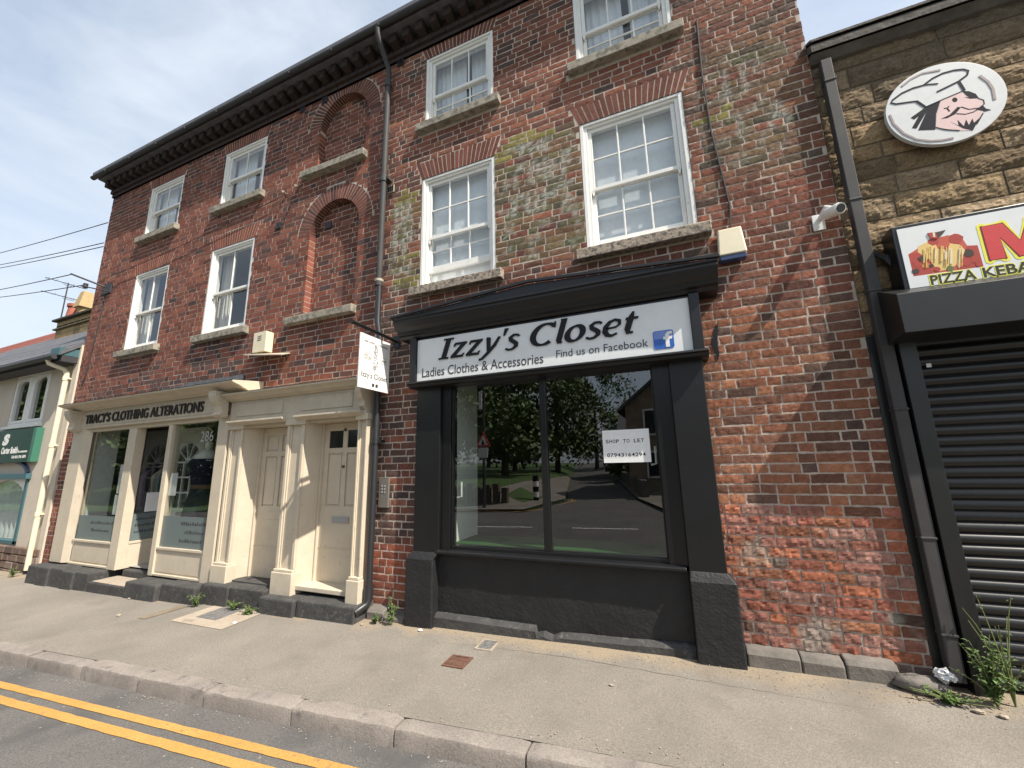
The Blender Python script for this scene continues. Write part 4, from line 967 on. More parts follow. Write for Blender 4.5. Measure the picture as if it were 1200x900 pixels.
# name drawn as its own bold italic glyphs with short serifs
lt = MB()
def ribbon(pts, ws, z0_=0, closed=False):
    """2D ribbon of varying width -> polygon strip list"""
    P = [Vector((a, b)) for a, b in pts]; n = len(P); L = []; Rr = []
    for i in range(n):
        t = (P[(i+1) % n if closed else min(i+1, n-1)]-P[(i-1) % n if closed else max(i-1, 0)])
        t.normalize(); nn = Vector((-t.y, t.x)); w_ = ws[i] if isinstance(ws, list) else ws
        L.append(P[i]+nn*w_/2); Rr.append(P[i]-nn*w_/2)
    out_ = []
    for i in range(n if closed else n-1): j = (i+1) % n; out_.append([L[i], L[j], Rr[j], Rr[i]])
    return out_
def arc(cx, cy, rx_, ry_, a0, a1, n=18): return [(cx+rx_*math.cos(R(a0+(a1-a0)*i/n)), cy+ry_*math.sin(R(a0+(a1-a0)*i/n))) for i in range(n+1)]
def wmod(pts, thick, thin, cx=0, cy=0, tilt=20):
    # pen-like stress: thick where the stroke is near vertical
    out_ = []
    for i in range(len(pts)):
        a = pts[max(0, i-1)]; b = pts[min(len(pts)-1, i+1)]; t = math.atan2(b[1]-a[1], b[0]-a[0]); out_.append(thin+(thick-thin)*abs(math.sin(t-R(tilt*0)))**1.3)
    return out_
TH, TN = 0.18, 0.078
GLY = {}
GLY['I'] = (0.42, [ribbon([(.21, 0), (.21, .98)], TH), ribbon([(.02, .035), (.40, .035)], .07), ribbon([(.02, .945), (.40, .945)], .07)])
GLY['z'] = (0.56, [ribbon([(.06, .66), (.52, .66)], .10), ribbon([(.44, .66), (.10, .05)], .15), ribbon([(.04, .05), (.52, .05)], .10), ribbon([(.49, .05), (.52, .17)], .05), ribbon([(.07, .66), (.07, .53)], .05)])
GLY['y'] = (0.56, [ribbon([(.07, .70), (.14, .68), (.27, .10)], [.10, .15, .12]), ribbon([(.54, .70), (.44, .34), (.27, .02), (.10, -.24), (.0, -.25)], [.08, .13, .13, .10, .10])])
GLY["'"] = (0.2, [ribbon([(.12, 1.02), (.10, .70)], [.14, .06])])
p_ = [(.42, .60), (.34, .665), (.20, .67), (.115, .57), (.16, .45), (.28, .36), (.38, .27), (.395, .15), (.30, .04), (.16, .02), (.05, .09)]
GLY['s'] = (0.46, [ribbon(p_, [.07, .085, .10, .14, .15, .15, .15, .14, .10, .085, .07])])
p_ = arc(.45, .49, .37, .45, 45, 312, 26); GLY['C'] = (0.82, [ribbon(p_, wmod(p_, TH*1.1, TN)), ribbon([(.70, .99), (.735, .74)], .05)])
GLY['l'] = (0.26, [ribbon([(.13, 1.05), (.13, .14), (.16, .05), (.25, .03)], [TH, TH, .14, .07]), ribbon([(.02, 1.02), (.13, 1.02)], .06)])
p_ = arc(.30, .34, .235, .315, 0, 360, 28)[:-1]; GLY['o'] = (0.60, [ribbon(p_, [TN+(TH-TN)*abs(math.cos(2*math.pi*i/28-.25))**1.2 for i in range(28)], closed=True)])
p_ = [(.10, .33), (.38, .36), (.47, .46), (.43, .61), (.30, .67), (.16, .60), (.08, .42), (.09, .22), (.18, .07), (.32, .02), (.46, .10)]
GLY['e'] = (0.54, [ribbon(p_, [.06, .07, .09, .11, .09, .12, .16, .17, .14, .10, .07])])
GLY['t'] = (0.40, [ribbon([(.20, .90), (.17, .66), (.16, .20), (.20, .06), (.34, .05)], [.05, TH, TH, .13, .07]), ribbon([(.03, .63), (.38, .63)], .085)])
GLY[' '] = (0.30, [])
def italic_name(mb, word, fn, u0, v0, h, sx, depth, shear=0.24, mi=0, gapf=0.04):
    x = u0
    for ch in word:
        wd, strokes = GLY[ch]
        for qi, st_ in enumerate(strokes):
            ly = 0.0008*qi
            for qd in st_:
                ps = [(x+(p[0]+shear*p[1])*h*sx, v0+p[1]*h) for p in qd]
                mb.add([fn(u, v, 0) for u, v in ps]+[fn(u, v, depth+ly) for u, v in ps], [(4,5,6,7), (0,1,5,4), (1,2,6,5), (2,3,7,6), (3,0,4,7)], mi)
        x += (wd+gapf)*h*sx
    return x
xe = italic_name(lt, "Izzy's Closet", fy, sig(.098), siz(.455), 0.242, 1.0, 0.012)
sxf = (sig(.856)-sig(.098)-0.05)/(xe-sig(.098)); lt = MB(); italic_name(lt, "Izzy's Closet", fy, sig(.098), siz(.455), 0.242, sxf, 0.012); lt.build('name_lettering', M['letter'], s)
l2 = MB(); put_text(l2, 'Ladies Clothes & Accessories', fy, sig(.025), sig(.525), siz(.085), siz(.30), 0.0015, 0.002); l2.build('line_lettering', M['lettergrey'], s); l2 = MB(); put_text(l2, 'Find us on Facebook', fy, sig(.572), sig(.872), siz(.165), siz(.315), 0.0015); l2.build('line_lettering', M['lettergrey'], s)
ic = MB()
def rrect(x0, x1, z0, z1, r): return [(x0+r+r*math.cos(t), z0+r+r*math.sin(t)) for t in lin(math.pi, 1.5*math.pi, 5)]+[(x1-r+r*math.cos(t), z0+r+r*math.sin(t)) for t in lin(1.5*math.pi, 2*math.pi, 5)]+[(x1-r+r*math.cos(t), z1-r+r*math.sin(t)) for t in lin(0, .5*math.pi, 5)]+[(x0+r+r*math.cos(t), z1-r+r*math.sin(t)) for t in lin(.5*math.pi, math.pi, 5)]
ix0, ix1, iz0, iz1 = sig(.888), sig(.948), siz(.085), siz(.435)
ic.xz(rrect(ix0, ix1, iz0, iz1, .022), -0.209, -0.2055, 0)
ic.xz([(ix0+.006, iz0+.095), (ix1-.006, iz0+.095), (ix1-.006, iz1-.022), (ix1-.02, iz1-.006), (ix0+.02, iz1-.006), (ix0+.006, iz1-.022)], -0.2098, -0.2091, 1)
fxx = ix0+.105
ic.xz([(fxx, iz0+.012), (fxx+.034, iz0+.012), (fxx+.034, iz0+.085), (fxx+.056, iz0+.085), (fxx+.06, iz0+.112), (fxx+.034, iz0+.112), (fxx+.036, iz0+.13), (fxx+.062, iz0+.135), (fxx+.062, iz0+.16), (fxx+.02, iz0+.155), (fxx, iz0+.13), (fxx, iz0+.112), (fxx-.018, iz0+.112), (fxx-.018, iz0+.085), (fxx, iz0+.085)], -0.2112, -0.210, 2)
ic.build('icon', [M['blue'], M['bluelight'], M['panelwhite']], s)
# raised letters of the clothing shop
lt = MB(); put_text(lt, "TRACY'S CLOTHING ALTERATIONS", frontY(-0.222), -9.95, -6.58, 2.52, 2.69, 0.020, 0.012); tag(lt.build('shop_lettering', flat('letter_brown', (.028, .018, .014), .5)), 'raised dark brown capital letters on the cream fascia of the clothing shop', 'lettering')
# hanging sign
h = thing('hanging_sign', 'white hanging sign on a black iron bracket by the black shopfront', 'sign', (-3.2, 0, 3.2))
X = -3.2
b = MB(); b.tube([(X, 0.0, 3.215), (X, -0.79, 3.225)], 0.021, 10); b.box(X-.05, X+.05, -0.02, -0.008, 3.13, 3.29); b.tube([(X, -.80, 3.225), (X, -.775, 3.225)], .028, 10)
for y in (-0.25, -0.57): b.tube([(X, y, 3.21), (X, y, 3.13)], .006, 6)
b.build('bracket', M['black'], h, smooth=True)
q = MB(); q.box(X-.008, X+.008, -0.655, -0.15, 2.515, 3.145); q.build('board', M['panelwhite'], h, 0.002)
fs_ = sideX(X+.0085)
pr = MB()
put_text(pr, "Izzy's Closet", fs_, -0.615, -0.185, 2.625, 2.71, 0.001, 0.006)
for u in (-0.44, -0.38): pr.prism(rrect(u, u+.04, 2.55, 2.59, .006), lambda a_, b_, d: (d, a_, b_), X+.0085, X+.0095)
for k_ in range(2): pr.box(X+.0085, X+.0095, -0.60, -0.46, 2.855+k_*.075, 2.858+k_*.075); pr.box(X+.0085, X+.0095, -0.31, -0.20, 2.855+k_*.075, 2.858+k_*.075)
put_text(pr, 'OUR', fs_, -0.59, -0.53, 2.895, 2.915, .001); put_text(pr, 'CLOTHES', fs_, -0.59, -0.47, 2.868, 2.888, .001); put_text(pr, 'LADIES', fs_, -0.30, -0.21, 2.875, 2.905, .001)
for w_i, (wd, a0, a1) in enumerate((('Ladies Clothes', 118, 97), ('& Accessories', 83, 62))):
    put_text(pr, wd, fs_, (-0.60, -0.36)[w_i], (-0.43, -0.20)[w_i], 3.055, 3.085, .001)
pr.build('lettering', M['lettergrey'], h)
em = MB()    # drawn figure of a dress: filled bodice and skirt in a patterned grey
rs = random.Random(3)
for (u, v, ru_, rv) in [(-0.40, 3.04, .022, .02), (-0.40, 3.0, .04, .035), (-0.40, 2.95, .035, .04), (-0.40, 2.88, .05, .06), (-0.395, 2.82, .055, .045), (-.41, 2.775, .04, .03)]:
    for k_ in range(16):
        t = rs.uniform(0, 6.28); rq = rs.uniform(0.2, 1.0); cu_, cv = u+ru_*rq*math.cos(t), v+rv*rq*math.sin(t); r0 = rs.uniform(.005, .010)
        em.prism([(cu_+r0*math.cos(a_), cv+r0*math.sin(a_)) for a_ in lin(0, 6.283, 7)[:-1]], lambda a_, b_, d: (d, a_, b_), X+.0085, X+.0093+rs.uniform(0, .001))
for u in (-.41, -.375): em.box(X+.0085, X+.0095, u, u+.008, 2.725, 2.765)
em.build('emblem', flat('print_pattern', (.30, .30, .31), .5), h)
# paper in the shop window
p_ = thing('paper_notice', 'white printed to let notice fixed on the large black framed window', 'notice', (-0.46, 0, 1.64))
q = MB(); q.box(-0.675, -0.24, -0.026, -0.0235, 1.635, 1.945); q.build('sheet', M['paper'], p_)
lt = MB(); put_text(lt, 'SHOP TO LET', frontY(-0.0262), -0.645, -0.29, 1.82, 1.855, .0008, .012, mono=True); put_text(lt, '07943164294', frontY(-0.0262), -0.64, -0.285, 1.69, 1.725, .0008, .012, mono=True); lt.build('lettering', M['letter'], p_)

# ------------------------------------------------------------------ things fixed on the brick wall
a = thing('alarm_box', 'ivory alarm box with blue base on the brick above the black cornice', 'alarm box', (0.63, 0, 3.6))
q = MB(); q.add([(0.52, -.015, 3.50), (0.755, -.015, 3.50), (0.755, -.10, 3.50), (0.52, -.10, 3.50), (0.535, -.015, 3.78), (0.74, -.015, 3.78), (0.735, -.075, 3.775), (0.54, -.075, 3.775)], [(0,1,2,3),(4,7,6,5),(3,2,6,7),(0,4,5,1),(0,3,7,4),(1,5,6,2)]); q.build('cover', M['ivory'], a, .012)
q = MB(); q.box(0.53, 0.745, -.092, -.015, 3.452, 3.498); q.build('base', flat('alarm_blue', (.03, .05, .13), .35), a, .006)
a = thing('alarm_box', 'cream slatted vent box on the brick above the doors', 'alarm box', (-5.6, 0, 3.5))
q = MB(); q.box(-5.78, -5.50, -.13, -.01, 3.36, 3.67); q.build('cover', M['ivory'], a, .008)
q = MB()
for k_ in range(3): q.xz([(-5.68, 3.535+k_*.03), (-5.60, 3.545+k_*.03), (-5.60, 3.552+k_*.03), (-5.68, 3.545+k_*.03)], -.133, -.128)
q.build('slot', M['blackframe'], a)
q = MB(); q.add([(-5.84, -.20, 3.315), (-5.10, -.16, 3.24), (-5.12, -.01, 3.30), (-5.82, -.01, 3.36), (-5.84, -.20, 3.33), (-5.10, -.16, 3.255), (-5.12, -.01, 3.315), (-5.82, -.01, 3.375)], [(0,3,2,1),(4,5,6,7),(0,1,5,4),(1,2,6,5),(2,3,7,6),(3,0,4,7)]); q.build('ledge', M['creamdark'], a)
cc = thing('security_camera', 'white bullet security camera on the brick by the right corner', 'camera', (1.35, 0, 3.68))
q = MB(); q.box(1.29, 1.38, -.022, -.008, 3.60, 3.75); q.build('mounting_plate', M['panelwhite'], cc, .004)
q = MB(); q.tube([(1.345, -.02, 3.70), (1.38, -.10, 3.76), (1.40, -.14, 3.72)], .022, 10); q.build('arm', M['panelwhite'], cc, smooth=True)
q = MB(); q.tube([(1.36, -.05, 3.71), (1.375, -.09, 3.70), (1.42, -.22, 3.66), (1.425, -.235, 3.655)], [.03, .046, .05, .044], 14); q.build('body', M['panelwhite'], cc, smooth=True)
q = MB(); q.tube([(1.4255, -.236, 3.655), (1.428, -.242, 3.653)], .035, 14); q.build('lens', M['blackframe'], cc)
IPX = .06
ip = thing('intercom_panel', 'grey metal intercom panel with buttons beside the right hand door', 'intercom', (-3.35, 0, 1.35))
q = MB(); q.box(-3.43+IPX, -3.29+IPX, -.035, -.008, 1.17, 1.52); q.build('plate', mat('intercom_metal', (.16, .145, .125), .5, .1, 10, ()), ip, .003)
q = MB()
for i in range(2):
    for j in range(3): q.box(-3.39+IPX+i*.04, -3.375+IPX+i*.04, -.04, -.0355, 1.34+j*.035, 1.36+j*.035)
q.build('button', M['steel'], ip)
# iron bracket with insulators at the left end, and the overhead cables
wb = thing('cable_bracket', 'dark bracket holding the overhead cables to the left end of the brick wall', 'bracket', (-10.7, 0, 5.4))
q = MB(); q.tube([(-10.75, -.01, 5.45), (-11.05, -.45, 5.62)], .018, 8); q.tube([(-10.5, -.01, 5.3), (-10.9, -.33, 5.38)], .012, 8); q.box(-10.8, -10.5, -.03, -.008, 5.28, 5.50); q.build('arm', M['iron'], wb)
q = MB(); q.lathe([(.001, 5.36), (.04, 5.37), (.035, 5.42), (.04, 5.46), (.001, 5.47)], -10.92, -.25, 10); q.build('insulator', M['iron'], wb)
def cablef(label, a, b, sag, r=0.009):
    a, b = Vector(a), Vector(b); mb = MB(); pts = []
    for i in range(21):
        t = i/20; p_ = a.lerp(b, t); p_.z -= sag*4*t*(1-t); pts.append(p_)
    mb.tube(pts, r, 6); tag(mb.build('overhead_cable', M['cable'], smooth='all'), label, 'cable', 'overhead cables')
def camray(px_, py_, dist):
    d = rx*((px_-600)/467.76)+ux*(-(py_-450)/467.76)+fx; return Vector((0, -4, 1.64))+d.normalized()*dist
cablef('highest single overhead cable at the left, ending on the top floor brick', (-11.16, -.02, 7.06), camray(-60, 311, 26), 0.05)
cablef('upper strand of the middle pair of overhead cables at the left', (-11.16, -.02, 6.57), camray(-60, 320, 26), 0.06)
cablef('lower strand of the middle pair of overhead cables at the left', (-11.16, -.02, 6.48), camray(-60, 323.5, 26), 0.06)
cablef('upper strand of the lowest pair of overhead cables at the left', (-11.05, -0.45, 5.60), camray(-60, 349, 26), 0.05)
cablef('lower strand of the lowest pair of overhead cables at the left', (-10.92, -0.25, 5.44), camray(-60, 353.5, 26), 0.06)
cablef('thin slack cable crossing the brick below the top left windows', (-10.7, -0.06, 5.62), (-5.5, -0.05, 6.02), 0.06, 0.006)
q = MB(); q.tube([(-5.57, -.01, 6.07), (-5.48, -.12, 6.02)], .018, 8); q.tube([(-5.30, -.01, 6.10), (-5.18, -.14, 6.02)], .018, 8); tag(q.build('wall_bracket', M['creamdark']), 'pair of short pale pegs in the brick left of the upper niche', 'bracket')

# ------------------------------------------------------------------ stone takeaway building on the right
SB0 = 1.62
stb = thing('stone_building', 'lower stone building with black roller shutter on the right', 'building', (3.6, 0, 0))
sw = MB(); rg2 = random.Random(5)
SX_1 = 7.2
sw.quad((SB0-.12, 0.03, -0.3), (SX_1, 0.03, -0.3), (SX_1, 0.03, 5.45), (SB0-.12, 0.03, 5.45), 0); 
def stone(mb, a, b, z0, z1, y=0.03, dep=0.024):
    base = rg2.choice([(.26, .18, .10), (.22, .155, .088), (.29, .205, .115), (.19, .135, .08), (.24, .175, .11)])
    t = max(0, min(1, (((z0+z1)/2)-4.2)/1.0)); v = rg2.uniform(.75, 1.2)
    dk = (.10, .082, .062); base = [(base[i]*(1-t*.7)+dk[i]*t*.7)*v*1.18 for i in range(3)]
    if rg2.random() < 0.12: base = [q_*.6 for q_ in base]
    nx = max(6, int((b-a)/.018)); nz = 11; vs = []; cs = []
    for i in range(nx+1):
        for j in range(nz+1):
            x = a+(b-a)*i/nx; z = z0+(z1-z0)*j/nz; e = min(i*.55, (nx-i)*.55, j*.62, (nz-j)*.62)
            yy = y-dep*min(1, .25+e*.38)*(.75+.5*noise.noise((x*9, z*14, a)))-0.008*noise.noise((x*24, z*44, 3))-0.006*noise.noise((x*55, z*90, 3)); vs.append((x, yy if e > 0 else y-.006, z))
            f = 1.08+.28*noise.noise((x*8, z*20, 2))+.2*noise.noise((x*40, z*60, 2))-.2*(1 if e == 0 else 0); f = max(.3, f); cs.append(tuple(q_*f for q_ in base))
    mb.add(vs, [(i*(nz+1)+j, (i+1)*(nz+1)+j, (i+1)*(nz+1)+j+1, i*(nz+1)+j+1) for i in range(nx) for j in range(nz)], 1, cs)
z = 2.62
while z < 5.32:
    hh = rg2.choice((.155, .18, .2, .215)); x = SB0-.1-rg2.random()*.3
    while x < SX_1:
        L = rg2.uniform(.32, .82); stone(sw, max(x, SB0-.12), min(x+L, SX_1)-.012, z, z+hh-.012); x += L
    z += hh
z = -0.3
sw.quad((SX_1, 0.03, -.3), (SX_1, 7, -.3), (SX_1, 7, 5.4), (SX_1, 0.03, 5.4), 0)
sw.build('wall', [M['stonemortar'], M['stoneblock']], stb, attr=True, fix=False)
rf = MB(); rf.yz([(-0.10, 5.345), (3.2, 7.75), (3.2, 7.80), (-0.10, 5.42)], SB0-.12, SX_1)
for i in range(9):     # slate courses
    y = -0.11+i*.3
    rf.yz([(y, 5.41+.7113*(y+.16)), (y+.33, 5.41+.7113*(y+.49)), (y+.33, 5.425+.7113*(y+.49)), (y, 5.435+.7113*(y+.16))], SB0-.12+.01*(i % 2), SX_1)
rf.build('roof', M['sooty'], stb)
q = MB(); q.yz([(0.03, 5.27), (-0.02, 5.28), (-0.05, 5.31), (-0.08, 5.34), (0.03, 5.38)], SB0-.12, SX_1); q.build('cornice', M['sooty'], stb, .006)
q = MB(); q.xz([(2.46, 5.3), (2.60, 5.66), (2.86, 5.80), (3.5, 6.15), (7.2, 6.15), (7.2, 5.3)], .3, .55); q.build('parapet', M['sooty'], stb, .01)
# square section downpipe on the seam
q = MB(); q.box(1.552, 1.635, -0.088, -0.012, 0.14, 5.24)
for z in (5.0, 3.78, 2.95, 1.98, 1.05, 0.42): q.box(1.546, 1.641, -0.094, -0.010, z, z+.02)
q.build('downpipe', M['pipe'], stb, .006)
q = MB(); q.tube([(1.72, -.03, 3.25), (1.78, -.05, 3.12), (1.80, -.05, 2.80)], .03, 8); q.tube([(1.66, -.02, 3.30), (1.74, -.03, 3.20)], .016, 6); q.build('conduit', M['iron'], stb)
# shutter opening
q = MB()
q.box(1.655, 1.76, -0.10, 0.03, 0.02, 2.52); q.box(1.50, 1.655, -0.006, 0.03, -0.1, 2.6); q.build('shutter_frame', M['shutter'], stb, .004)
q = MB()
q.yz([(0.0, 2.98), (-0.35, 2.815), (-0.35, 2.515), (-0.06, 2.49), (-0.06, 2.47), (0.0, 2.47)], 1.60, SX_1); q.build('shutter_box', M['shutter'], stb, .004)
q = MB(); z = 0.10; vs = []; prof = []
while z < 2.5:
    for k_ in range(7):
        t = k_/6; prof.append((0.012-0.020*math.sin(math.pi*t)**.7, z+.072*t))
    prof.append((.014, z+.0745)); z += .0765
n = len(prof)
for x in (1.76, SX_1): vs += [(x, y_, z_) for y_, z_ in prof]
q.add(vs, [(i, n+i, n+i+1, i+1) for i in range(n-1)])
q.box(1.76, SX_1, -.012, .03, 0.03, 0.098)
so = q.build('shutter', M['shutter'], stb, smooth=True, fix=False)
q = MB()
for x, z, w_ in ((1.83, 2.305, .03),): q.box(x, x+w_, -.012, -.009, z, z+.03)
q.build('shutter_label', M['panelwhite'], so)
q = MB(); q.box(1.50, SX_1, -.12, 0.05, -.2, 0.075); q.build('step', M['concrete'], stb)
# round emblem sign
rsg = thing('round_sign', 'round white sign with moustached chef drawing on the stone wall', 'sign', (2.28, 0, 4.48))
RC = (2.285, 4.475); RR = 0.372; RY = -0.075
q = MB(); q.xz([(RC[0]+RR*math.cos(t), RC[1]+RR*math.sin(t)) for t in lin(0, 2*math.pi, 64)[:-1]], RY, RY+.035); q.build('disc', flat('disc_white', (.62, .63, .63), .5), rsg, .003)
# drawing coordinates: fractions read off the photo, mapped back on to the disc
def zp(px_, py_):      # pixel in the 1200 x 900 enlargement of the sign -> wall point
    X_, Y_ = 1030+px_*160/1200, 60+py_*120/900
    d = rx*((X_-600)/467.76)+ux*(-(Y_-450)/467.76)+fx; t = (RY+4.0)/d.y; return (d.x*t, 1.64+d.z*t)
lay = [0]
def dpoly(mb, pts, mi=0):
    lay[0] += 1; mb.xz([zp(*p_) for p_ in pts], RY-.0012-.0001*lay[0], RY-.0002, mi)
def dline(mb, pts, w0, mi=0):
    lay[0] += 1; P = [zp(*p_) for p_ in pts]
    for qd in ribbon(P, w0*1.2): mb.xz([(v.x, v.y) for v in qd], RY-.0012-.0001*lay[0], RY-.0002, mi)
em = MB()
dpoly(em, [(545, 435), (720, 355), (770, 400), (910, 420), (930, 450), (915, 500), (915, 545), (820, 695), (700, 700), (500, 670), (505, 560)], 0)
dpoly(em, [(400, 500), (540, 435), (500, 560), (495, 690), (345, 695), (420, 530), (330, 680), (290, 675), (350, 570), (310, 600), (280, 585)], 1)
dpoly(em, [(735, 350), (790, 352), (850, 375), (880, 415), (800, 420), (745, 405), (790, 405), (760, 380)], 1)
dpoly(em, [(540, 598), (620, 560), (690, 490), (720, 495), (670, 555), (600, 590)], 1); dpoly(em, [(850, 515), (910, 475), (940, 505), (985, 515), (930, 530)], 1)
dpoly(em, [(628, 622), (700, 655), (690, 605), (745, 660), (765, 600), (790, 650), (820, 592), (835, 630), (885, 585), (825, 698), (740, 680)], 1)
dpoly(em, [(666+24*math.cos(t), 428+20*math.sin(t)) for t in lin(0, 6.283, 13)[:-1]], 1)
dline(em, [(570, 505), (600, 500), (615, 485)], .008, 1); dline(em, [(600, 505), (620, 530)], .008, 1)
dline(em, [(680, 550), (760, 555), (830, 535), (880, 505)], .006, 1); dline(em, [(720, 490), (790, 512), (880, 500), (925, 465), (918, 430), (870, 415)], .006, 1); dline(em, [(915, 545), (860, 640)], .007, 1); dline(em, [(500, 670), (580, 690), (710, 698)], .006, 1)
# hat
dline(em, [(405, 490), (330, 440), (240, 452), (150, 465), (105, 455), (120, 430), (200, 370), (300, 325), (390, 300), (470, 240), (560, 195), (660, 168), (740, 160), (785, 172), (775, 210), (700, 265), (600, 315), (510, 358)], .011, 1)
dline(em, [(700, 265), (750, 345)], .015, 1); dline(em, [(390, 300), (440, 292), (520, 286)], .008, 1); dline(em, [(400, 495), (560, 425), (750, 345)], .006, 1); dline(em, [(330, 440), (405, 490)], .014, 1)
# three curved dashes round the rim
dline(em, [(200, 310), (280, 245), (380, 195), (540, 165)], .012, 2); dline(em, [(885, 215), (960, 270), (1000, 330), (1018, 425)], .014, 2)
dline(em, [(95, 560), (130, 640), (220, 725), (330, 775), (450, 790), (560, 782), (655, 762)], .012, 2)
em.build('emblem', [M['pink'], M['navy'], M['taupe']], rsg)
# long takeaway sign
ts = thing('shop_sign', 'long white sign with pizza picture and red capital over the shutter', 'sign', (3.5, 0, 2.9))
TY = -0.17
q = MB(); q.box(1.735, 6.4, TY, 0.0, 2.875, 3.43); q.build('case', M['blackframe'], ts, .006)
q = MB(); q.box(1.765, 6.37, TY-.006, TY-.0005, 2.90, 3.40); q.build('face', M['signwhite'], ts)
def sp_(px_, py_):      # pixel of the 1000..1200 x 220..420 enlargement (900 px) -> sign plane
    X_, Y_ = 1000+px_*200/900, 220+py_*200/900
    d = rx*((X_-600)/467.76)+ux*(-(Y_-450)/467.76)+fx; t = (TY-.006+4.0)/d.y; return (d.x*t, 1.64+d.z*t)
fT = frontY(TY-.0065)
tl = MB()
a_, b_ = sp_(415, 522), sp_(645, 450); c_, d_ = sp_(695, 488), sp_(900, 465)
zb_ = (a_[1]+sp_(640, 497)[1])/2; zt_ = (sp_(415, 472)[1]+sp_(640, 445)[1])/2
zb_ += .018; zt_ = zb_+(zt_-zb_)*1.35
for off, dep, mi in ((.05, .0008, 1), (.02, .0016, 0)):
    g_ = .007 if mi else 0
    put_text(tl, 'PIZZA', fT, a_[0]-g_, b_[0]+g_, zb_-g_, zt_+g_, dep, off, 0, mi); put_text(tl, 'KEBAB', fT, c_[0]-g_, c_[0]+.31+g_, zb_-g_, zt_+g_, dep, off, 0, mi)
e_, f_ = sp_(722, 383), sp_(720, 200)
MP = [(0, 0), (0, 1), (.31, 1), (.5, .42), (.69, 1), (1, 1), (1, 0), (.77, 0), (.77, .62), (.57, 0), (.43, 0), (.23, .62), (.23, 0)]
MP = [(e_[0]+.36*u, e_[1]+(f_[1]-e_[1])*v) for u, v in MP]
for w_, dep, mi in ((.055, .0007, 1), (.018, .0014, 3)):
    for qd in ribbon(MP, w_, closed=True): tl.prism([(v.x, v.y) for v in qd], fT, 0, dep, mi)
    for u, v in MP: tl.prism([(u+w_/2*math.cos(t), v+w_/2*math.sin(t)) for t in lin(0, 6.2832, 10)[:-1]], fT, 0, dep+.0001, mi)
for idx in ((0, 1, 2, 11, 12), (2, 3, 10, 11), (3, 4, 8, 9), (3, 9, 10), (4, 5, 6, 7, 8)): tl.prism([MP[i] for i in idx], fT, 0, .0022, 2)
tl.build('lettering', [flat('print_olive', (.022, .024, .008), .4), M['yellow'], M['red'], M['brownred']], ts)
# the food picture: a cheese pull over slices of pizza
fd = MB(); rf_ = random.Random(9); L_ = [0]
def fpoly(pts, mi):
    L_[0] += 1; fd.xz([sp_(*p_) for p_ in pts], TY-.0062-.00012*L_[0], TY-.0058, mi)
fpoly([(290, 352), (340, 320), (420, 270), (500, 250), (580, 275), (600, 305), (655, 303), (687, 415), (318, 467)], 0)
fpoly([(290, 350), (330, 340), (400, 360), (420, 450), (318, 467)], 2); fpoly([(600, 308), (655, 303), (687, 415), (560, 430), (540, 390)], 2)
fpoly([(340, 310), (400, 280), (560, 300), (590, 330), (560, 400), (500, 430), (450, 440), (400, 380), (340, 340)], 1)
for (u, v, r0, mi) in [(470, 300, 40, 0), (540, 270, 42, 2), (420, 285, 30, 2), (340, 400, 28, 2), (380, 410, 24, 4), (410, 412, 14, 3), (600, 395, 26, 2), (640, 380, 26, 2), (560, 405, 20, 4), (610, 345, 30, 3), (510, 425, 22, 5), (330, 440, 20, 3), (660, 405, 18, 2), (360, 375, 20, 3), (440, 430, 18, 2)]:
    fpoly([(u+r0*rf_.uniform(.8, 1.15)*math.cos(t), v+.7*r0*rf_.uniform(.8, 1.15)*math.sin(t)) for t in lin(0, 6.283, 11)[:-1]], mi)
for i in range(26):
    u = rf_.uniform(360, 580); v = rf_.uniform(305, 350); l_ = rf_.uniform(40, 85); w_ = rf_.uniform(3, 8); fpoly([(u, v), (u+w_, v), (u+w_*.6+rf_.uniform(-6, 6), v+l_), (u-2, v+l_)], 1 if rf_.random() < .7 else 6)
fpoly([(390, 240), (440, 235), (450, 250), (440, 270), (405, 268)], 2); fpoly([(430, 238), (485, 224), (470, 245), (445, 265)], 3); fpoly([(415, 238), (428, 238), (430, 262), (420, 262)], 6)
fd.build('picture', [flat('print_tomato', (.55, .10, .05), .4), flat('print_cheese', (.78, .55, .20), .4), flat('print_deep_red', (.42, .05, .03), .4), flat('print_char', (.05, .03, .02), .4), flat('print_orange', (.62, .25, .06), .4), flat('print_herb', (.12, .16, .04), .4), flat('print_pale', (.80, .70, .50), .4)], ts)

# ------------------------------------------------------------------ cream building on the left
CB1 = -11.22
cb_ = thing('cream_building', 'low cream rendered building with slate roof at the left', 'building', (-16, 0, 0))
q = MB(); W2 = (-14.02, -12.42, 2.70, 3.86); W3 = (-14.6, -12.40, 0.28, 1.58)
xs_ = sorted([-24.0, CB1, W2[0], W2[1], W3[0], W3[1]]); zs_ = sorted([-0.45, 0.26, 4.1, W2[2], W2[3], W3[2], W3[3]])
for xa, xb in zip(xs_[:-1], xs_[1:]):
    for za, zb in zip(zs_[:-1], zs_[1:]):
        xm, zm = (xa+xb)/2, (za+zb)/2
        if any(o[0] < xm < o[1] and o[2] < zm < o[3] for o in (W2, W3)): continue
        q.quad((xa, .02, za), (xb, .02, za), (xb, .02, zb), (xa, .02, zb))
for w_ in (W2, W3):
    q.quad((w_[0], .02, w_[2]), (w_[0], .14, w_[2]), (w_[0], .14, w_[3]), (w_[0], .02, w_[3])); q.quad((w_[1], .02, w_[2]), (w_[1], .14, w_[2]), (w_[1], .14, w_[3]), (w_[1], .02, w_[3])); q.quad((w_[0], .02, w_[3]), (w_[1], .02, w_[3]), (w_[1], .14, w_[3]), (w_[0], .14, w_[3]))
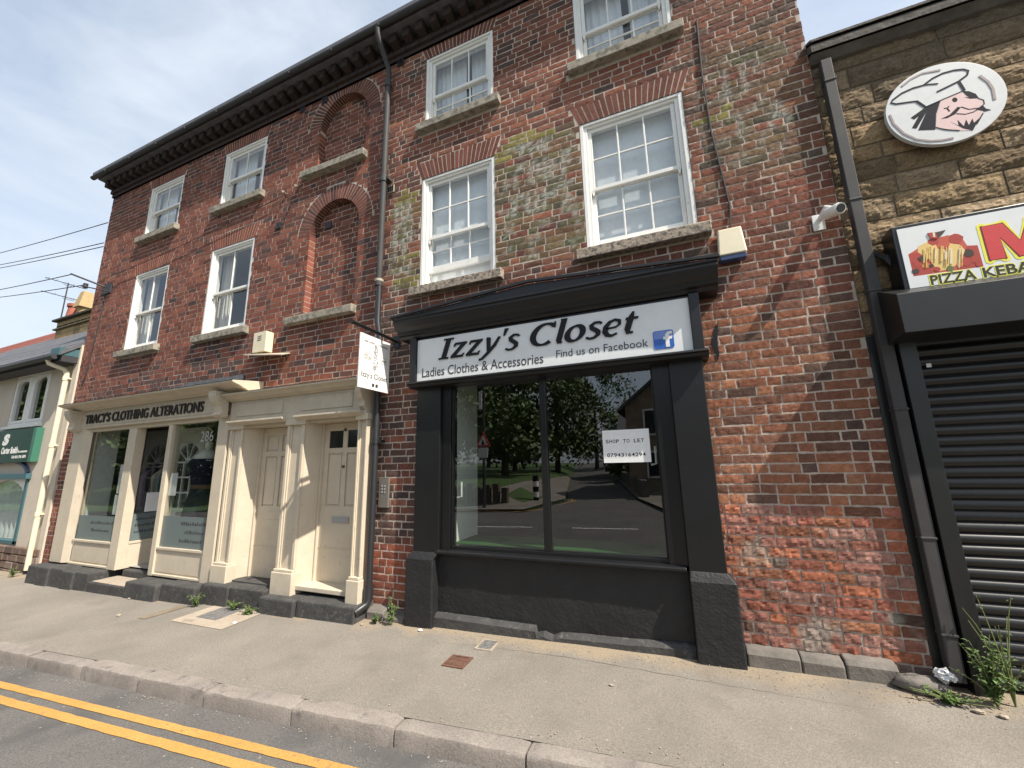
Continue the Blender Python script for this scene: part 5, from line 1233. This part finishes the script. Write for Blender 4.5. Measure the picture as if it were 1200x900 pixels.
q.quad((CB1, .02, -.4), (CB1, 5, -.4), (CB1, 5, 4.1), (CB1, .02, 4.1)); q.quad((-24, .02, -.4), (-24, 5, -.4), (-24, 5, 4.1), (-24, .02, 4.1))
q.box(-11.36, -11.18, -0.03, 0.02, -0.4, 4.25)
q.build('wall', M['render'], cb_)
q = MB(); rs = random.Random(2); z = -.42
while z < .22:
    x = -24
    while x < CB1-.02:
        L = rs.uniform(.18, .42); c_ = rs.choice([(.16, .11, .085), (.2, .14, .11), (.12, .085, .07), (.24, .18, .15)]); q.box(x, min(x+L-.014, CB1-.02), -.05-rs.uniform(0, .02), .019, z, z+.125, 0, c_); x += L
    z += .138
q.build('base', M['stoneblock'], cb_, .012, attr=True)
rf = MB(); rf.yz([(-0.30, 3.98), (2.5, 6.36), (2.5, 6.43), (-0.30, 4.05)], -24.2, CB1-.0)
for i in range(9):
    y = -.30+i*.31; k0 = 3.985+.85*(y+.3)+.066; rf.yz([(y, k0), (y+.33, k0+.28), (y+.33, k0+.292), (y, k0+.016)], -24.2+.02*(i % 2), CB1-.0)
rf.yz([(5.3, 3.98), (2.5, 6.36), (2.5, 6.43), (5.3, 4.05)], -24.2, CB1)
rf.build('roof', M['slate'], cb_)
q = MB(); q.box(-24.1, CB1-.02, -.27, .02, 3.86, 3.985); q.tube([(-24.1, -.34, 3.95), (CB1-.1, -.34, 3.95)], .055, 10); q.build('gutter', M['iron'], cb_)
q = MB(); q.box(-11.60, -11.24, -.32, .01, 3.98, 4.14); q.build('flashing', M['teal'], cb_)
q = MB(); q.tube([(-11.62, -.33, 3.93), (-11.60, -.31, 3.84), (-11.46, -.12, 3.74), (-11.43, -.085, 3.64), (-11.43, -.085, 3.4)], .043, 12); q.tube([(-11.43, -.085, 3.7), (-11.43, -.085, -.10)], .045, 12)
for z in (3.55, 2.2, .9): q.tube([(-11.43, -.085, z-.04), (-11.43, -.085, z+.04)], .054, 12); q.box(-11.50, -11.36, -.085, .02, z-.012, z+.012)
q.build('downpipe', M['ivory'], cb_, smooth=True)
def gothic(xa, xb, za, zb, y, n=8):       # rounded-head light
    r0 = (xb-xa)/2; return [(xa, za), (xb, za)]+[(xb-r0+r0*math.cos(t), zb-r0*.55+r0*.55*math.sin(t)) for t in lin(0, math.pi, n)]
q = MB(); a, b, c_, d_ = W2
q.box(a, b, .03, .13, c_, c_+.07); q.box(a, b, .03, .13, d_-.05, d_); m_ = (a+b)/2
for xx, w_ in ((a, .06), (m_-.09, .18), (b-.06, .06)): q.box(xx, xx+w_, .03, .13, c_+.07, d_-.05)
for xa, xb in ((a+.06, m_-.09), (m_+.09, b-.06)):
    q.box(xa, xa+.055, .02, .08, c_+.07, d_-.05); q.box(xb-.055, xb, .02, .08, c_+.07, d_-.05); q.box(xa+.055, xb-.055, .02, .08, c_+.07, c_+.13)
    h_ = gothic(xa+.055, xb-.055, c_, d_-.09, 0, 10)[2:]
    for (ux_, uz), (vx_, vz) in zip(h_[:-1], h_[1:]): q.xz([(ux_, uz), (vx_, vz), (vx_, d_-.05), (ux_, d_-.05)], .02, .08)
wo = q.build('window', M['white'], cb_, .004)
q = MB(); q.quad((a+.06, .07, c_+.07), (b-.06, .07, c_+.07), (b-.06, .07, d_-.05), (a+.06, .07, d_-.05)); q.build('pane', M['glass'], wo, fix=False)
q = MB(); q.box(a-.05, b+.05, -.05, .03, c_-.06, c_); q.build('sill', M['white'], wo, .005)
for xa, xb in ((a+.1, a+.45), (m_+.1, m_+.42)):
    vs = []
    for i in range(31): xx = xa+(xb-xa)*i/30; vs += [(xx, .22+.02*math.sin(xx*60), c_), (xx, .22+.02*math.sin(xx*60), d_)]
    q = MB(); q.add(vs, [(2*i, 2*i+2, 2*i+3, 2*i+1) for i in range(30)]); q.build('curtain', flat('grey_green_drape', (.30, .36, .32), .9), wo, fix=False)
q = MB(); a, b, c_, d_ = W3
q.box(b-.11, b, .0, .13, c_, d_); q.box(a, a+.11, .0, .13, c_, d_); q.box(a, b, .0, .13, c_, c_+.07); q.box(a-.05, b+.06, -.06, .13, d_-.02, d_+.09)
m_ = -13.45; h_ = [(m_+.94*math.cos(t), 1.18+.36*math.sin(t)) for t in lin(0, math.pi, 16)]
wo = q.build('window', M['teal'], cb_, .005)
q = MB()
for (ux_, uz), (vx_, vz) in zip(h_[:-1], h_[1:]): q.xz([(ux_, uz), (vx_, vz), (vx_, d_-.02), (ux_, d_-.02)], .02, .09)
q.build('arched_head', M['white'], wo)
q = MB(); ho = [(m_+.98*math.cos(t), 1.68+.26*math.sin(t)) for t in lin(0, math.pi, 14)]
for qd in ribbon(ho, .05): q.xz([(v.x, v.y) for v in qd], -.04, .02)
q.build('hood_moulding', flat('blue_grey', (.10, .13, .20), .6), wo)
q = MB(); q.quad((a+.1, .08, c_+.07), (b-.1, .08, c_+.07), (b-.1, .08, d_-.02), (a+.1, .08, d_-.02)); q.build('pane', M['glass'], wo, fix=False)
q = MB(); vs = []
for i in range(100): xx = a+.05+(b-a-.1)*i/99; vs += [(xx, .2+.03*math.sin(xx*28)+.008*math.sin(xx*91), c_), (xx, .2+.03*math.sin(xx*28)+.008*math.sin(xx*91), d_)]
q.add(vs, [(2*i, 2*i+2, 2*i+3, 2*i+1) for i in range(99)]); q.build('vertical_blind', flat('pale_blind_slat', (.55, .60, .55), .8), wo, smooth='all', fix=False)
q = MB(); q.quad((-24, .6, -.4), (CB1-.05, .6, -.4), (CB1-.05, .6, 4), (-24, .6, 4)); q.build('interior', M['dark'], cb_, fix=False)
q = MB()    # stack on the ridge
rs = random.Random(4)
for i in range(4):
    for j in range(6):
        c_ = rs.choice([(.46, .33, .17), (.38, .27, .14), (.52, .38, .2), (.3, .22, .12)]); x0_ = -19.2+j*.4; q.box(x0_+.006, x0_+.394, 2.1, 2.9, 5.98+i*.15+.005, 5.98+i*.15+.145, 0, c_)
q.box(-19.26, -16.7, 2.03, 2.97, 6.42, 6.47, 0, (.16, .13, .09)); q.box(-19.3, -16.66, 1.99, 3.01, 6.72, 6.79, 0, (.08, .068, .055))
q.box(-19.2, -16.8, 2.1, 2.9, 6.47, 6.72, 0, (.44, .32, .17))
ch = q.build('chimney', M['stoneblock'], cb_, .01, attr=True)
q = MB(); q.lathe([(.24, 6.78), (.21, 6.95), (.18, 7.30), (.22, 7.32), (.22, 7.42), (.15, 7.43), (.15, 7.38)], -19.0, 2.4, 14); q.build('chimney_pot', mat('terracotta', (.34, .10, .065), .8, .2, 8, ()), ch, smooth=True)
q = MB(); q.lathe([(.17, 6.78), (.17, 7.16), (.2, 7.2)], -18.4, 2.4, 12); q.add([(-18.62, 2.18, 7.2), (-18.18, 2.18, 7.2), (-18.18, 2.62, 7.2), (-18.62, 2.62, 7.2), (-18.52, 2.28, 7.78), (-18.28, 2.28, 7.78), (-18.28, 2.52, 7.78), (-18.52, 2.52, 7.78)], [(0,3,2,1),(4,5,6,7),(0,1,5,4),(1,2,6,5),(2,3,7,6),(3,0,4,7)]); q.build('chimney_pot', mat('buff_clay', (.40, .285, .14), .8, .15, 8, ()), ch)
# aerial
ae = thing('television_aerial', 'thin double television aerial on the chimney behind the left wall', 'aerial', (-20.4, 2.5, 6.99))
AX = -19.2; AZ1 = 8.2; AB = ((1.60, 2.62, 8.16), (1.58, 2.74, 7.67))
q = MB(); q.tube([(AX, 2.16, 6.6), (AX, 2.16, AZ1)], .018, 6); q.build('mast', M['cable'], ae)
for ya, yb, z in AB:
    q = MB(); q.tube([(AX, ya, z), (AX, yb, z)], .012, 6); q.tube([(AX, ya*.55+yb*.45, z-.06), (AX, ya*.3+yb*.7, z-.06)], .009, 5)
    for i in range(5): yy = ya+(yb-ya)*(i+.3)/5; q.tube([(AX-.12, yy, z+.01), (AX+.12, yy, z+.01)], .005, 5)
    q.build('boom', M['cable'], ae)
# green sign
gs = thing('office_sign', 'dark green sign with white lettering under the window of the cream building', 'sign', (-14, 0, 2.2))
q = MB(); q.box(-17.5, -12.33, -.09, .02, 1.90, 2.60, 0); q.build('board', M['green'], gs, .004)
q = MB(); q.box(-12.33, -12.20, -.092, .02, 1.90, 2.602); q.build('end_cap', M['greenedge'], gs, .004)
q = MB(); fG = frontY(-.0905); put_text(q, 's', fG, -13.66, -13.36, 2.27, 2.52, .002, .04, .15); put_text(q, 'Carter Smith', fG, -13.62, -12.86, 2.09, 2.235, .002, .035, .1); put_text(q, 'Accountants', fG, -12.84, -12.42, 2.10, 2.15, .002, .015); put_text(q, 'Tel: 0114 246 1884', fG, -13.08, -12.44, 1.985, 2.045, .002, .015); q.build('lettering', M['panelwhite'], gs)
# red tiled house beyond
rh = thing('house', 'distant house with red tiled roof behind the slate roof', 'house', (-34, 8, 0))
q = MB(); q.box(-46, -24.5, 4.6, 9.8, -1, 7.6); q.build('wall', M['render'], rh)
q = MB(); q.yz([(4.2, 7.55), (7.2, 10.1), (10.2, 7.55), (10.2, 7.65), (7.2, 10.22), (4.2, 7.65)], -47, -24.0); q.yz([(7.08, 10.13), (7.2, 10.31), (7.32, 10.13)], -47, -24)
for i in range(7): y = 4.2+i*.43; k0 = 7.65+.857*(y-4.2); q.yz([(y, k0+.03), (y+.45, k0+.40), (y+.45, k0+.42), (y, k0+.06)], -47, -24.02)
q.build('roof', M['redtile'], rh)

# ------------------------------------------------------------------ clothes and dummy in the cream shop
cr_ = thing('clothes_rail', 'steel clothes rail inside the cream shop', 'clothes rail', (-9.7, .9, .15))
q = MB(); q.tube([(-10.6, .9, 1.75), (-8.7, .9, 1.75)], .016, 8); q.build('rail', M['steel'], cr_)
for x in (-10.6, -8.7): q = MB(); q.tube([(x, .9, .15), (x, .9, 1.75)], .016, 8); q.build('leg', M['steel'], cr_)
GC = [('pale blue', (.25, .35, .42)), ('dusty pink', (.42, .22, .2)), ('dark navy', (.03, .04, .09)), ('mauve', (.2, .13, .2)), ('charcoal', (.04, .04, .045)), ('cream', (.5, .46, .36)), ('teal', (.05, .14, .16)), ('slate blue', (.12, .16, .24)), ('maroon', (.12, .03, .04))]
for i, (cn, cc_) in enumerate(GC):
    x = -10.5+i*.2; L = .75+.25*((i*7) % 5)/5; q = MB(); vs = []; n = 14
    for j in range(n+1):
        f = j/n; hw = .05+.17*min(1, f*5)*(1-.15*f); z = 1.72-L*f
        for k_ in range(12): t = 2*math.pi*k_/12; vs.append((x+.035*math.sin(t)*(1+.5*f)+.01*math.sin(t*3+f*9), 0.9+hw*math.cos(t), z))
    q.add(vs, [(j*12+k_, j*12+(k_+1) % 12, (j+1)*12+(k_+1) % 12, (j+1)*12+k_) for j in range(n) for k_ in range(12)])
    tag(q.build('hanging_garment', flat('cloth_'+cn.replace(' ', '_'), cc_, .9, .1), smooth='all'), cn+' garment hanging on the rail inside the cream shop', 'garment', 'garments on the shop rail')
mn = thing('mannequin', 'dress form in a dark navy dress behind the right pane of the cream shop', 'mannequin', (-7.06, .20, .5))
q = MB(); q.lathe([(.05, 1.98), (.055, 2.06), (.045, 2.10), (.02, 2.12)], -7.06, .20, 14); q.lathe([(.19, 1.80), (.17, 1.88), (.10, 1.945), (.055, 1.98)], -7.06, .20, 16); q.build('bust', flat('mannequin_ivory', (.72, .68, .58), .6), mn, smooth='all')
q = MB(); q.lathe([(.27, .80), (.23, 1.05), (.20, 1.22), (.165, 1.40), (.19, 1.55), (.22, 1.68), (.235, 1.78), (.205, 1.83), (.17, 1.80)], -7.06, .20, 20); q.build('dress', flat('navy_cloth', (.018, .02, .035), .9, .1), mn, smooth='all')
q = MB(); q.lathe([(.172, 1.37), (.176, 1.40), (.172, 1.43)], -7.06, .20, 20); q.build('belt', M['wood'], mn)
q = MB(); q.tube([(-7.06, .20, .5), (-7.06, .20, .85)], .02, 8); q.lathe([(.15, .5), (.14, .52), (.02, .53)], -7.06, .20, 14); q.build('stand', M['steel'], mn)
q = MB(); q.box(-11.0, -10.3, .3, .7, .86, .90); tb = thing('work_table', 'brown work table inside the left window of the cream shop', 'table', (-10.65, .5, .15)); q.build('table_top', M['wood'], tb)
for x in (-10.96, -10.34):
    for y in (.34, .66): q = MB(); q.box(x-.025, x+.025, y-.025, y+.025, .15, .86); q.build('leg', M['wood'], tb)

# ------------------------------------------------------------------ weeds, litter
def weed(label, x, y, z, h, n, spread, nleaf, lsize, seed, name='weed'):
    rs = random.Random(seed); t = thing(name, label, 'weed', (x, y, z), 'weeds at the foot of the walls')
    st_ = MB(); lf = MB()
    for i in range(n):
        a_ = rs.uniform(0, 6.28); lean = rs.uniform(.1, 1)*spread; hh = h*rs.uniform(.45, 1); pts = []
        for k_ in range(6):
            f = k_/5; pts.append(Vector((x+math.cos(a_)*lean*f**1.6+.01*noise.noise((i, f*3, seed)), y+min(.0, -.02)+math.sin(a_)*lean*f**1.6*.6, z+hh*f*(1-.25*f*lean/max(spread, .01)))))
        st_.tube(pts, [.004*(1-.7*k_/5)+.0008 for k_ in range(6)], 5)
        for k_ in range(nleaf):
            f = rs.uniform(.15, 1); j = min(4, int(f*5)); p_ = pts[j].lerp(pts[j+1], f*5-j) if f < 1 else pts[5]
            b_ = rs.uniform(0, 6.28); L = lsize*rs.uniform(.5, 1.2)*(1-.4*f); d_ = Vector((math.cos(b_), math.sin(b_), rs.uniform(-.1, .7))).normalized(); sd = d_.cross(Vector((0, 0, 1))).normalized()*L*.26
            m1 = p_+d_*L*.5; tip = p_+d_*L+Vector((0, 0, -L*.25))
            lf.add([p_, m1+sd+Vector((0, 0, L*.04)), tip, m1-sd+Vector((0, 0, L*.04)), m1-Vector((0, 0, L*.05))], [(0, 1, 4), (1, 2, 4), (2, 3, 4), (3, 0, 4)])
    st_.build('stem', M['stem'], t, fix=False); lf.build('foliage', M['leaf'], t, fix=False)
weed('tall straggling weed before the roller shutter beside the downpipe', 1.70, -0.19, gz(1.7, -.2), .46, 24, .22, 13, .062, 1)
weed('long thin grassy stems rising against the black shutter', 1.80, -0.16, gz(1.8, -.2), .75, 8, .32, 6, .04, 21)
weed('low mossy weed round the foot of the grey stone at the right corner', 1.46, -0.24, gz(1.46, -.2), .09, 22, .20, 9, .045, 2)
weed('upright weed between the downpipe shoe and the black plinth', -2.99, -0.17, gz(-3, -.2), .34, 8, .10, 9, .065, 3)
weed('low weed at the mouth of the black downpipe', -3.22, -0.18, gz(-3.2, -.2), .13, 10, .14, 8, .05, 4)
weed('small green weed below the left door pilaster', -5.95, -0.36, gz(-5.9, -.35), .20, 9, .13, 9, .06, 5)
weed('dark weed against the step under the left door', -5.28, -0.32, gz(-5.3, -.33), .16, 9, .15, 9, .055, 6)
weed('low leafy weed under the middle door pilaster', -4.95, -0.36, gz(-4.9, -.35), .11, 12, .20, 8, .055, 7)
weed('small weed at the foot of the ivory downpipe', -11.42, -0.24, gz(-11.4, -.2), .22, 10, .16, 10, .06, 8)
# rubble stone, crumpled bag and grit
q = MB(); me_v = []
def lump(cx, cy, cz, sx_, sy_, sz_, seed, n=14, m=9, amp=.28):
    mb = MB(); vs = []; fs = []
    for j in range(m+1):
        ph = math.pi*j/m
        for i in range(n):
            t = 2*math.pi*i/n; d = Vector((math.sin(ph)*math.cos(t), math.sin(ph)*math.sin(t), math.cos(ph))); k_ = 1+amp*noise.noise(d*2.2+Vector((seed, 0, 0)))+amp*.5*noise.noise(d*5+Vector((0, seed, 0)))
            vs.append((cx+d.x*sx_*k_, cy+d.y*sy_*k_, cz+d.z*sz_*k_))
    fs = [(j*n+i, j*n+(i+1) % n, (j+1)*n+(i+1) % n, (j+1)*n+i) for j in range(m) for i in range(n)]
    return mb.add(vs, fs)
tag(lump(1.37, -.13, gz(1.4, -.13)+.035, .15, .08, .06, 3).build('kerb_stone', M['palestone'], smooth='all'), 'rounded grey stone at the foot of the right brick corner', 'stone')
tag(lump(1.50, -.15, gz(1.5, -.15)+.12, .05, .045, .038, 8, 18, 12, .5).build('crumpled_bag', mat('plastic_bag', (.72, .72, .72), .35, .1, 30, ((30, .8, .02),), (26, .56, .62, (.22, .22, .24)))), 'crumpled white plastic bag on the stone by the downpipe', 'litter')
lits = [(-2.60, -.23, .02, 'pale scrap of litter by the foot of the left black plinth'), (-6.62, -.86, .02, 'white scrap of litter on the pavement before the cream shop'), (-.62, -.66, .012, 'pale pebble on the pavement before the black shopfront'), (-3.32, -.27, .014, 'small white pebble below the black downpipe'), (1.56, -.32, .022, 'torn pale litter below the weeds at the right corner'), (1.66, -.34, .018, 'second scrap of torn litter among the weeds at right'), (-7.35, -.42, .016, 'small white fleck by the step of the cream shop'), (-4.83, -.62, .02, 'white paper scrap at the edge of the concrete patch')]
for i, (x, y, r0, lb) in enumerate(lits): tag(lump(x, y, pz(x, y)+r0*.4+.004, r0*1.4, r0, r0*.5, i+20, 8, 6, .5).build('litter', M['paper'] if i in (0, 7) else M['concrete']), lb, 'litter', 'litter on the pavement')
rs = random.Random(77); gm = MB()
for i in range(1500):
    x = rs.uniform(-10, 2.6); t = abs(rs.gauss(0, 1)); y = -.14-.14*t
    if rs.random() < .25: y = yk(x)+.13+abs(rs.gauss(0, .05))
    if rs.random() < .2: y = yk(x)-.02-abs(rs.gauss(0, .06))
    r0 = rs.uniform(.002, .006); zz = (pz(x, y) if y > yk(x) else gr(x))+.005+r0*.3; a_ = rs.uniform(0, 6)
    c0, s0 = math.cos(a_)*r0, math.sin(a_)*r0
    gm.add([(x+c0, y+s0, zz), (x-s0, y+c0, zz), (x-c0, y-s0, zz), (x+s0, y-c0, zz), (x, y, zz+r0*.8), (x, y, zz-r0)], [(0, 1, 4), (1, 2, 4), (2, 3, 4), (3, 0, 4), (1, 0, 5), (2, 1, 5), (3, 2, 5), (0, 3, 5)])
tag(gm.build('grit', M['concrete'], fix=False), 'loose grit along the foot of the wall and the kerb', 'grit', kind='stuff')

# ------------------------------------------------------------------ the other side of the street, seen in the shop glass
fp_ = MB(); fp_.add([(-14, FARK+.06, gr(-14)+.11), (-5.92, FARK+.06, gr(-6)+.115), (-5.28, -15.5, gr(-5)+.17), (-10.65, -38, .37), (-12.6, -38, .40), (-8.6, -18.2, .62), (-9.6, -14.2, .25), (-14, -13.6, gr(-14)+.2)], [(0, 1, 2, 6, 7), (2, 3, 4, 5, 6)]); tag(fp_.build('far_path', M['pavement']), kind='structure')
vg = MB()
vg.add([(-60, FARK+.05, gr(-30)), (-5.9, FARK+.05, gr(-6)+.03), (-5.25, -15.5, gr(-5)+.08), (-10.6, -38, .35), (-20, -80, 1.6), (-70, -80, 2.5), (-60, -18, 1.0), (-8.7, -18.3, .58)], [(0, 1, 7, 6), (1, 2, 7), (7, 2, 3), (6, 7, 3, 4, 5)])
tag(vg.build('grass_verge', M['grass']), kind='structure')
pv = MB(); pv.add([(-.6, -11.4, gr(0)+.11), (40, -11.4, gr(20)+.1), (40, -13.4, gr(20)+.12), (.2, -13.4, gr(0)+.13), (-5.2, -38, .42), (-6.3, -38, .4), (-1.95, -15.5, gr(-1)+.16)], [(0, 1, 2, 3), (0, 3, 4, 5, 6)]); tag(pv.build('far_pavement', M['pavement']), kind='structure')
gv = MB(); gv.quad((.2, -13.4, gr(0)+.125), (60, -13.4, gr(20)+.1), (60, -80, 1), (-12, -80, 1.6)); tag(gv.build('garden_ground', M['grass']), kind='structure')
HX = -2.5
hs = thing('stone_house', 'gabled stone house across the street, mirrored in the shop window', 'house', (3, -18, 0))
q = MB(); q.box(HX, HX+9.7, -26, -18.5, -.3, 4.6); q.add([(HX, -18.5, 4.6), (HX+9.7, -18.5, 4.6), (HX+4.8, -18.5, 8.4), (HX, -26, 4.6), (HX+9.7, -26, 4.6), (HX+4.8, -26, 8.4)], [(0, 1, 2), (3, 5, 4)])
q.build('wall', mat('house_stone', (.27, .205, .145), .9, .3, 2.5, ((8, .8, .04),)), hs)
q = MB(); 
for xa, xb in ((HX-.4, HX+4.8), (HX+10.1, HX+4.8)): q.add([(xa, -18.2, 4.3), (xb, -18.2, 8.5), (xb, -26.3, 8.5), (xa, -26.3, 4.3), (xa, -18.2, 4.45), (xb, -18.2, 8.68), (xb, -26.3, 8.68), (xa, -26.3, 4.45)], [(0, 1, 2, 3), (4, 7, 6, 5), (0, 4, 5, 1), (1, 5, 6, 2), (2, 6, 7, 3), (3, 7, 4, 0)])
q.build('roof', M['slate'], hs)
for x, z in ((HX+.9, .8), (HX+5.2, .8), (HX+.9, 3.0), (HX+5.2, 3.0)):
    q = MB(); q.box(x, x+1.3, -18.5, -18.42, z, z+1.4); f = q.build('window', M['white'], hs)
    q = MB(); q.box(x+.1, x+.6, -18.42, -18.4, z+.1, z+1.3); q.box(x+.7, x+1.2, -18.42, -18.4, z+.1, z+1.3); q.build('pane', flat('far_glass', (.02, .025, .03), .1), f)
h2 = thing('stone_house', 'further low stone house down the side road, mirrored in the shop window', 'house', (-3, -34, 0))
q = MB(); q.box(-4.4, 5, -42, -32, -.3, 4.2); q.build('wall', M['render'], h2)
q = MB(); q.yz([(-31.6, 4.1), (-37, 7.4), (-42.4, 4.1), (-42.4, 4.3), (-37, 7.6), (-31.6, 4.3)], -4.8, 5.4); q.build('roof', M['slate'], h2)
q = MB(); q.add([(-1.7, -15.6, -.4), (-1.4, -15.6, -.4), (-4.6, -31.5, -.2), (-4.9, -31.5, -.2), (-1.7, -15.6, .8), (-1.4, -15.6, .8), (-4.6, -31.5, 1.0), (-4.9, -31.5, 1.0)], [(0,3,2,1),(4,5,6,7),(0,1,5,4),(1,2,6,5),(2,3,7,6),(3,0,4,7)]); tag(q.build('boundary_wall', M['palestone']), 'low stone wall along the side road, mirrored in the shop window', 'wall')
q = MB()
for i in range(14): x = -12.8+i*.42; q.box(x, x+.28, -12.75, -12.5, -.4, .75+.1*math.sin(i*2.3))
tag(q.build('timber_fence', M['bark']), 'rough dark fence of upright timbers across the road', 'fence')
sp2 = thing('road_sign', 'red triangle warning sign on a dark post across the road', 'road sign', (-7.9, -12.0, 0))
q = MB(); q.tube([(-7.9, -12, -.4), (-7.9, -12, 5.3)], [.07, .05], 10); q.build('post', M['iron'], sp2, smooth=True)
q = MB(); q.xz([(-8.28, 2.42), (-7.52, 2.42), (-7.9, 3.08)], -11.93, -11.90, 0); q.xz([(-8.15, 2.50), (-7.65, 2.50), (-7.9, 2.93)], -11.90, -11.895, 1); q.xz([(-7.98, 2.52), (-7.82, 2.52), (-7.9, 2.72)], -11.895, -11.89, 2); q.build('triangle', [M['red'], M['panelwhite'], M['letter']], sp2)
q = MB(); q.box(-8.15, -7.65, -11.93, -11.90, 1.95, 2.38); q.build('plate', M['panelwhite'], sp2)
q = MB(); q.box(-8.1, -7.95, -11.95, -11.9, 4.1, 4.9); q.build('banner', M['panelwhite'], sp2)
bo = thing('bollard', 'black and white banded bollard at the corner across the road', 'bollard', (-6.3, -14.2, 0))
for i in range(5): q = MB(); q.lathe([(.14, -.1+i*.24), (.14, .135+i*.24)], -6.3, -14.2, 14); q.build('band', M['letter'] if i % 2 == 0 else M['panelwhite'], bo)
hg = thing('hedge', 'long tall hedge added across the road to darken the shop glass reflection', 'hedge', (-40, -19, 0))  # hedge added to block the bright sky strip mirrored in the panes
rs = random.Random(31); st_ = MB(); lf = MB()
for i in range(24): x = -68+i*2.2; st_.tube([(x, -19, -.3), (x+.2, -19, 2.4)], [.08, .03], 6)
for i in range(7000):
    x = rs.uniform(-70, -15); top = 4.2+1.1*noise.noise((x*.35, 0, 0))+.6*noise.noise((x*1.3, 4, 0)); p_ = Vector((x, -19+rs.gauss(0, .7), top*rs.random()**.7)); s0 = rs.uniform(.2, .42)
    n_ = Vector((rs.uniform(-1, 1), rs.uniform(-1, 1), rs.uniform(.2, 1))).normalized(); u = n_.orthogonal().normalized()*s0; v = n_.cross(u).normalized()*s0*.6; lf.add([p_-u, p_+v, p_+u, p_-v], [(0, 1, 2, 3)])
st_.build('stem', M['bark'], hg); lf.build('foliage', M['leafdark'], hg, fix=False)
def tree(label, x, y, h, crown, seed, nl=5200):
    rs = random.Random(seed); t = thing('tree', label, 'tree', (x, y, 0)); zb_ = 0.2
    tr = MB(); tr.tube([(x, y, zb_-.6), (x+.1, y, h*.3), (x+.2, y+.1, h*.6), (x+.1, y, h*.85)], [.32, .25, .15, .05], 9); cl = []
    for i in range(34):
        a_ = rs.uniform(0, 6.28); e = rs.uniform(-.75, 1); rr2 = crown*rs.uniform(.35, 1)*math.sqrt(max(.1, 1-e*e*.8)); c_ = Vector((x+math.cos(a_)*rr2, y+math.sin(a_)*rr2, h*.52+e*h*.44)); cl.append((c_, crown*rs.uniform(.22, .42)))
        if i < 12: tr.tube([(x+.1, y, h*(.3+.03*i)), tuple(Vector((x, y, h*.5)).lerp(c_, .55)), tuple(c_)], [.09, .05, .015], 5)
    tr.build('trunk', M['bark'], t)
    lf = MB()
    for i in range(nl):
        c_, r0 = cl[i % len(cl)]; d = Vector((rs.gauss(0, 1), rs.gauss(0, 1), rs.gauss(0, .8))).normalized()*r0*rs.uniform(.3, 1.05); p_ = c_+d; s0 = rs.uniform(.14, .3)
        n_ = Vector((rs.uniform(-1, 1), rs.uniform(-1, 1), rs.uniform(.2, 1))).normalized(); u = n_.orthogonal().normalized()*s0; v = n_.cross(u).normalized()*s0*.6
        lf.add([p_-u, p_+v, p_+u, p_-v], [(0, 1, 2, 3)])
    lf.build('crown', M['leafdark'], t, fix=False)
for i, (x, y, h, c_) in enumerate([(-13, -26, 10, 4.4), (-18.5, -24, 12, 5), (-11.5, -36, 13, 5), (-17, -38, 15, 6), (-24, -32, 14, 6), (-10.5, -52, 15, 5.5), (-31, -22, 12, 5.5), (-5.5, -56, 9, 3.4), (-4.1, -29, 4.0, 1.5), (-40, -24, 13, 6), (-25, -48, 17, 7)]):
    tree(['broad tree on the green opposite, nearest the warning sign', 'broad tree on the green left of the nearest tree', 'tall tree beside the side road bend', 'tall dark tree at the back of the green', 'large tree at the far left of the green', 'tall tree where the side road bends away', 'rounded tree by the main road far left', 'small tree beyond the low house', 'round garden bush before the low house', 'last tree along the main road to the left', 'tallest tree rising behind the green'][i], x, y, h, c_, 100+i, 1600 if h < 5 else 5200)
tsrc = [o for o in COL.objects if o.name == 'tree'][0]
for i, (x, y, k_, lb) in enumerate([(-27, -15, .95, 'roadside tree across the road, nearest the left house'), (-36, -16, 1.1, 'second roadside tree far across the road to the left'), (-47, -15, 1.2, 'third roadside tree far across the road to the left'), (-58, -17, 1.3, 'last roadside tree across the road to the left'), (-70, -22, 1.6, 'big tree at the far end of the road to the left')]):
    r2 = tsrc.copy(); COL.objects.link(r2); r2['label'] = lb; r2.scale = (k_, k_, k_); r2.rotation_euler = (0, 0, i*1.3); r2.location = (x, y, 0)
    for c0 in tsrc.children: c1 = c0.copy(); COL.objects.link(c1); c1.parent = r2; c1.matrix_parent_inverse = c0.matrix_parent_inverse
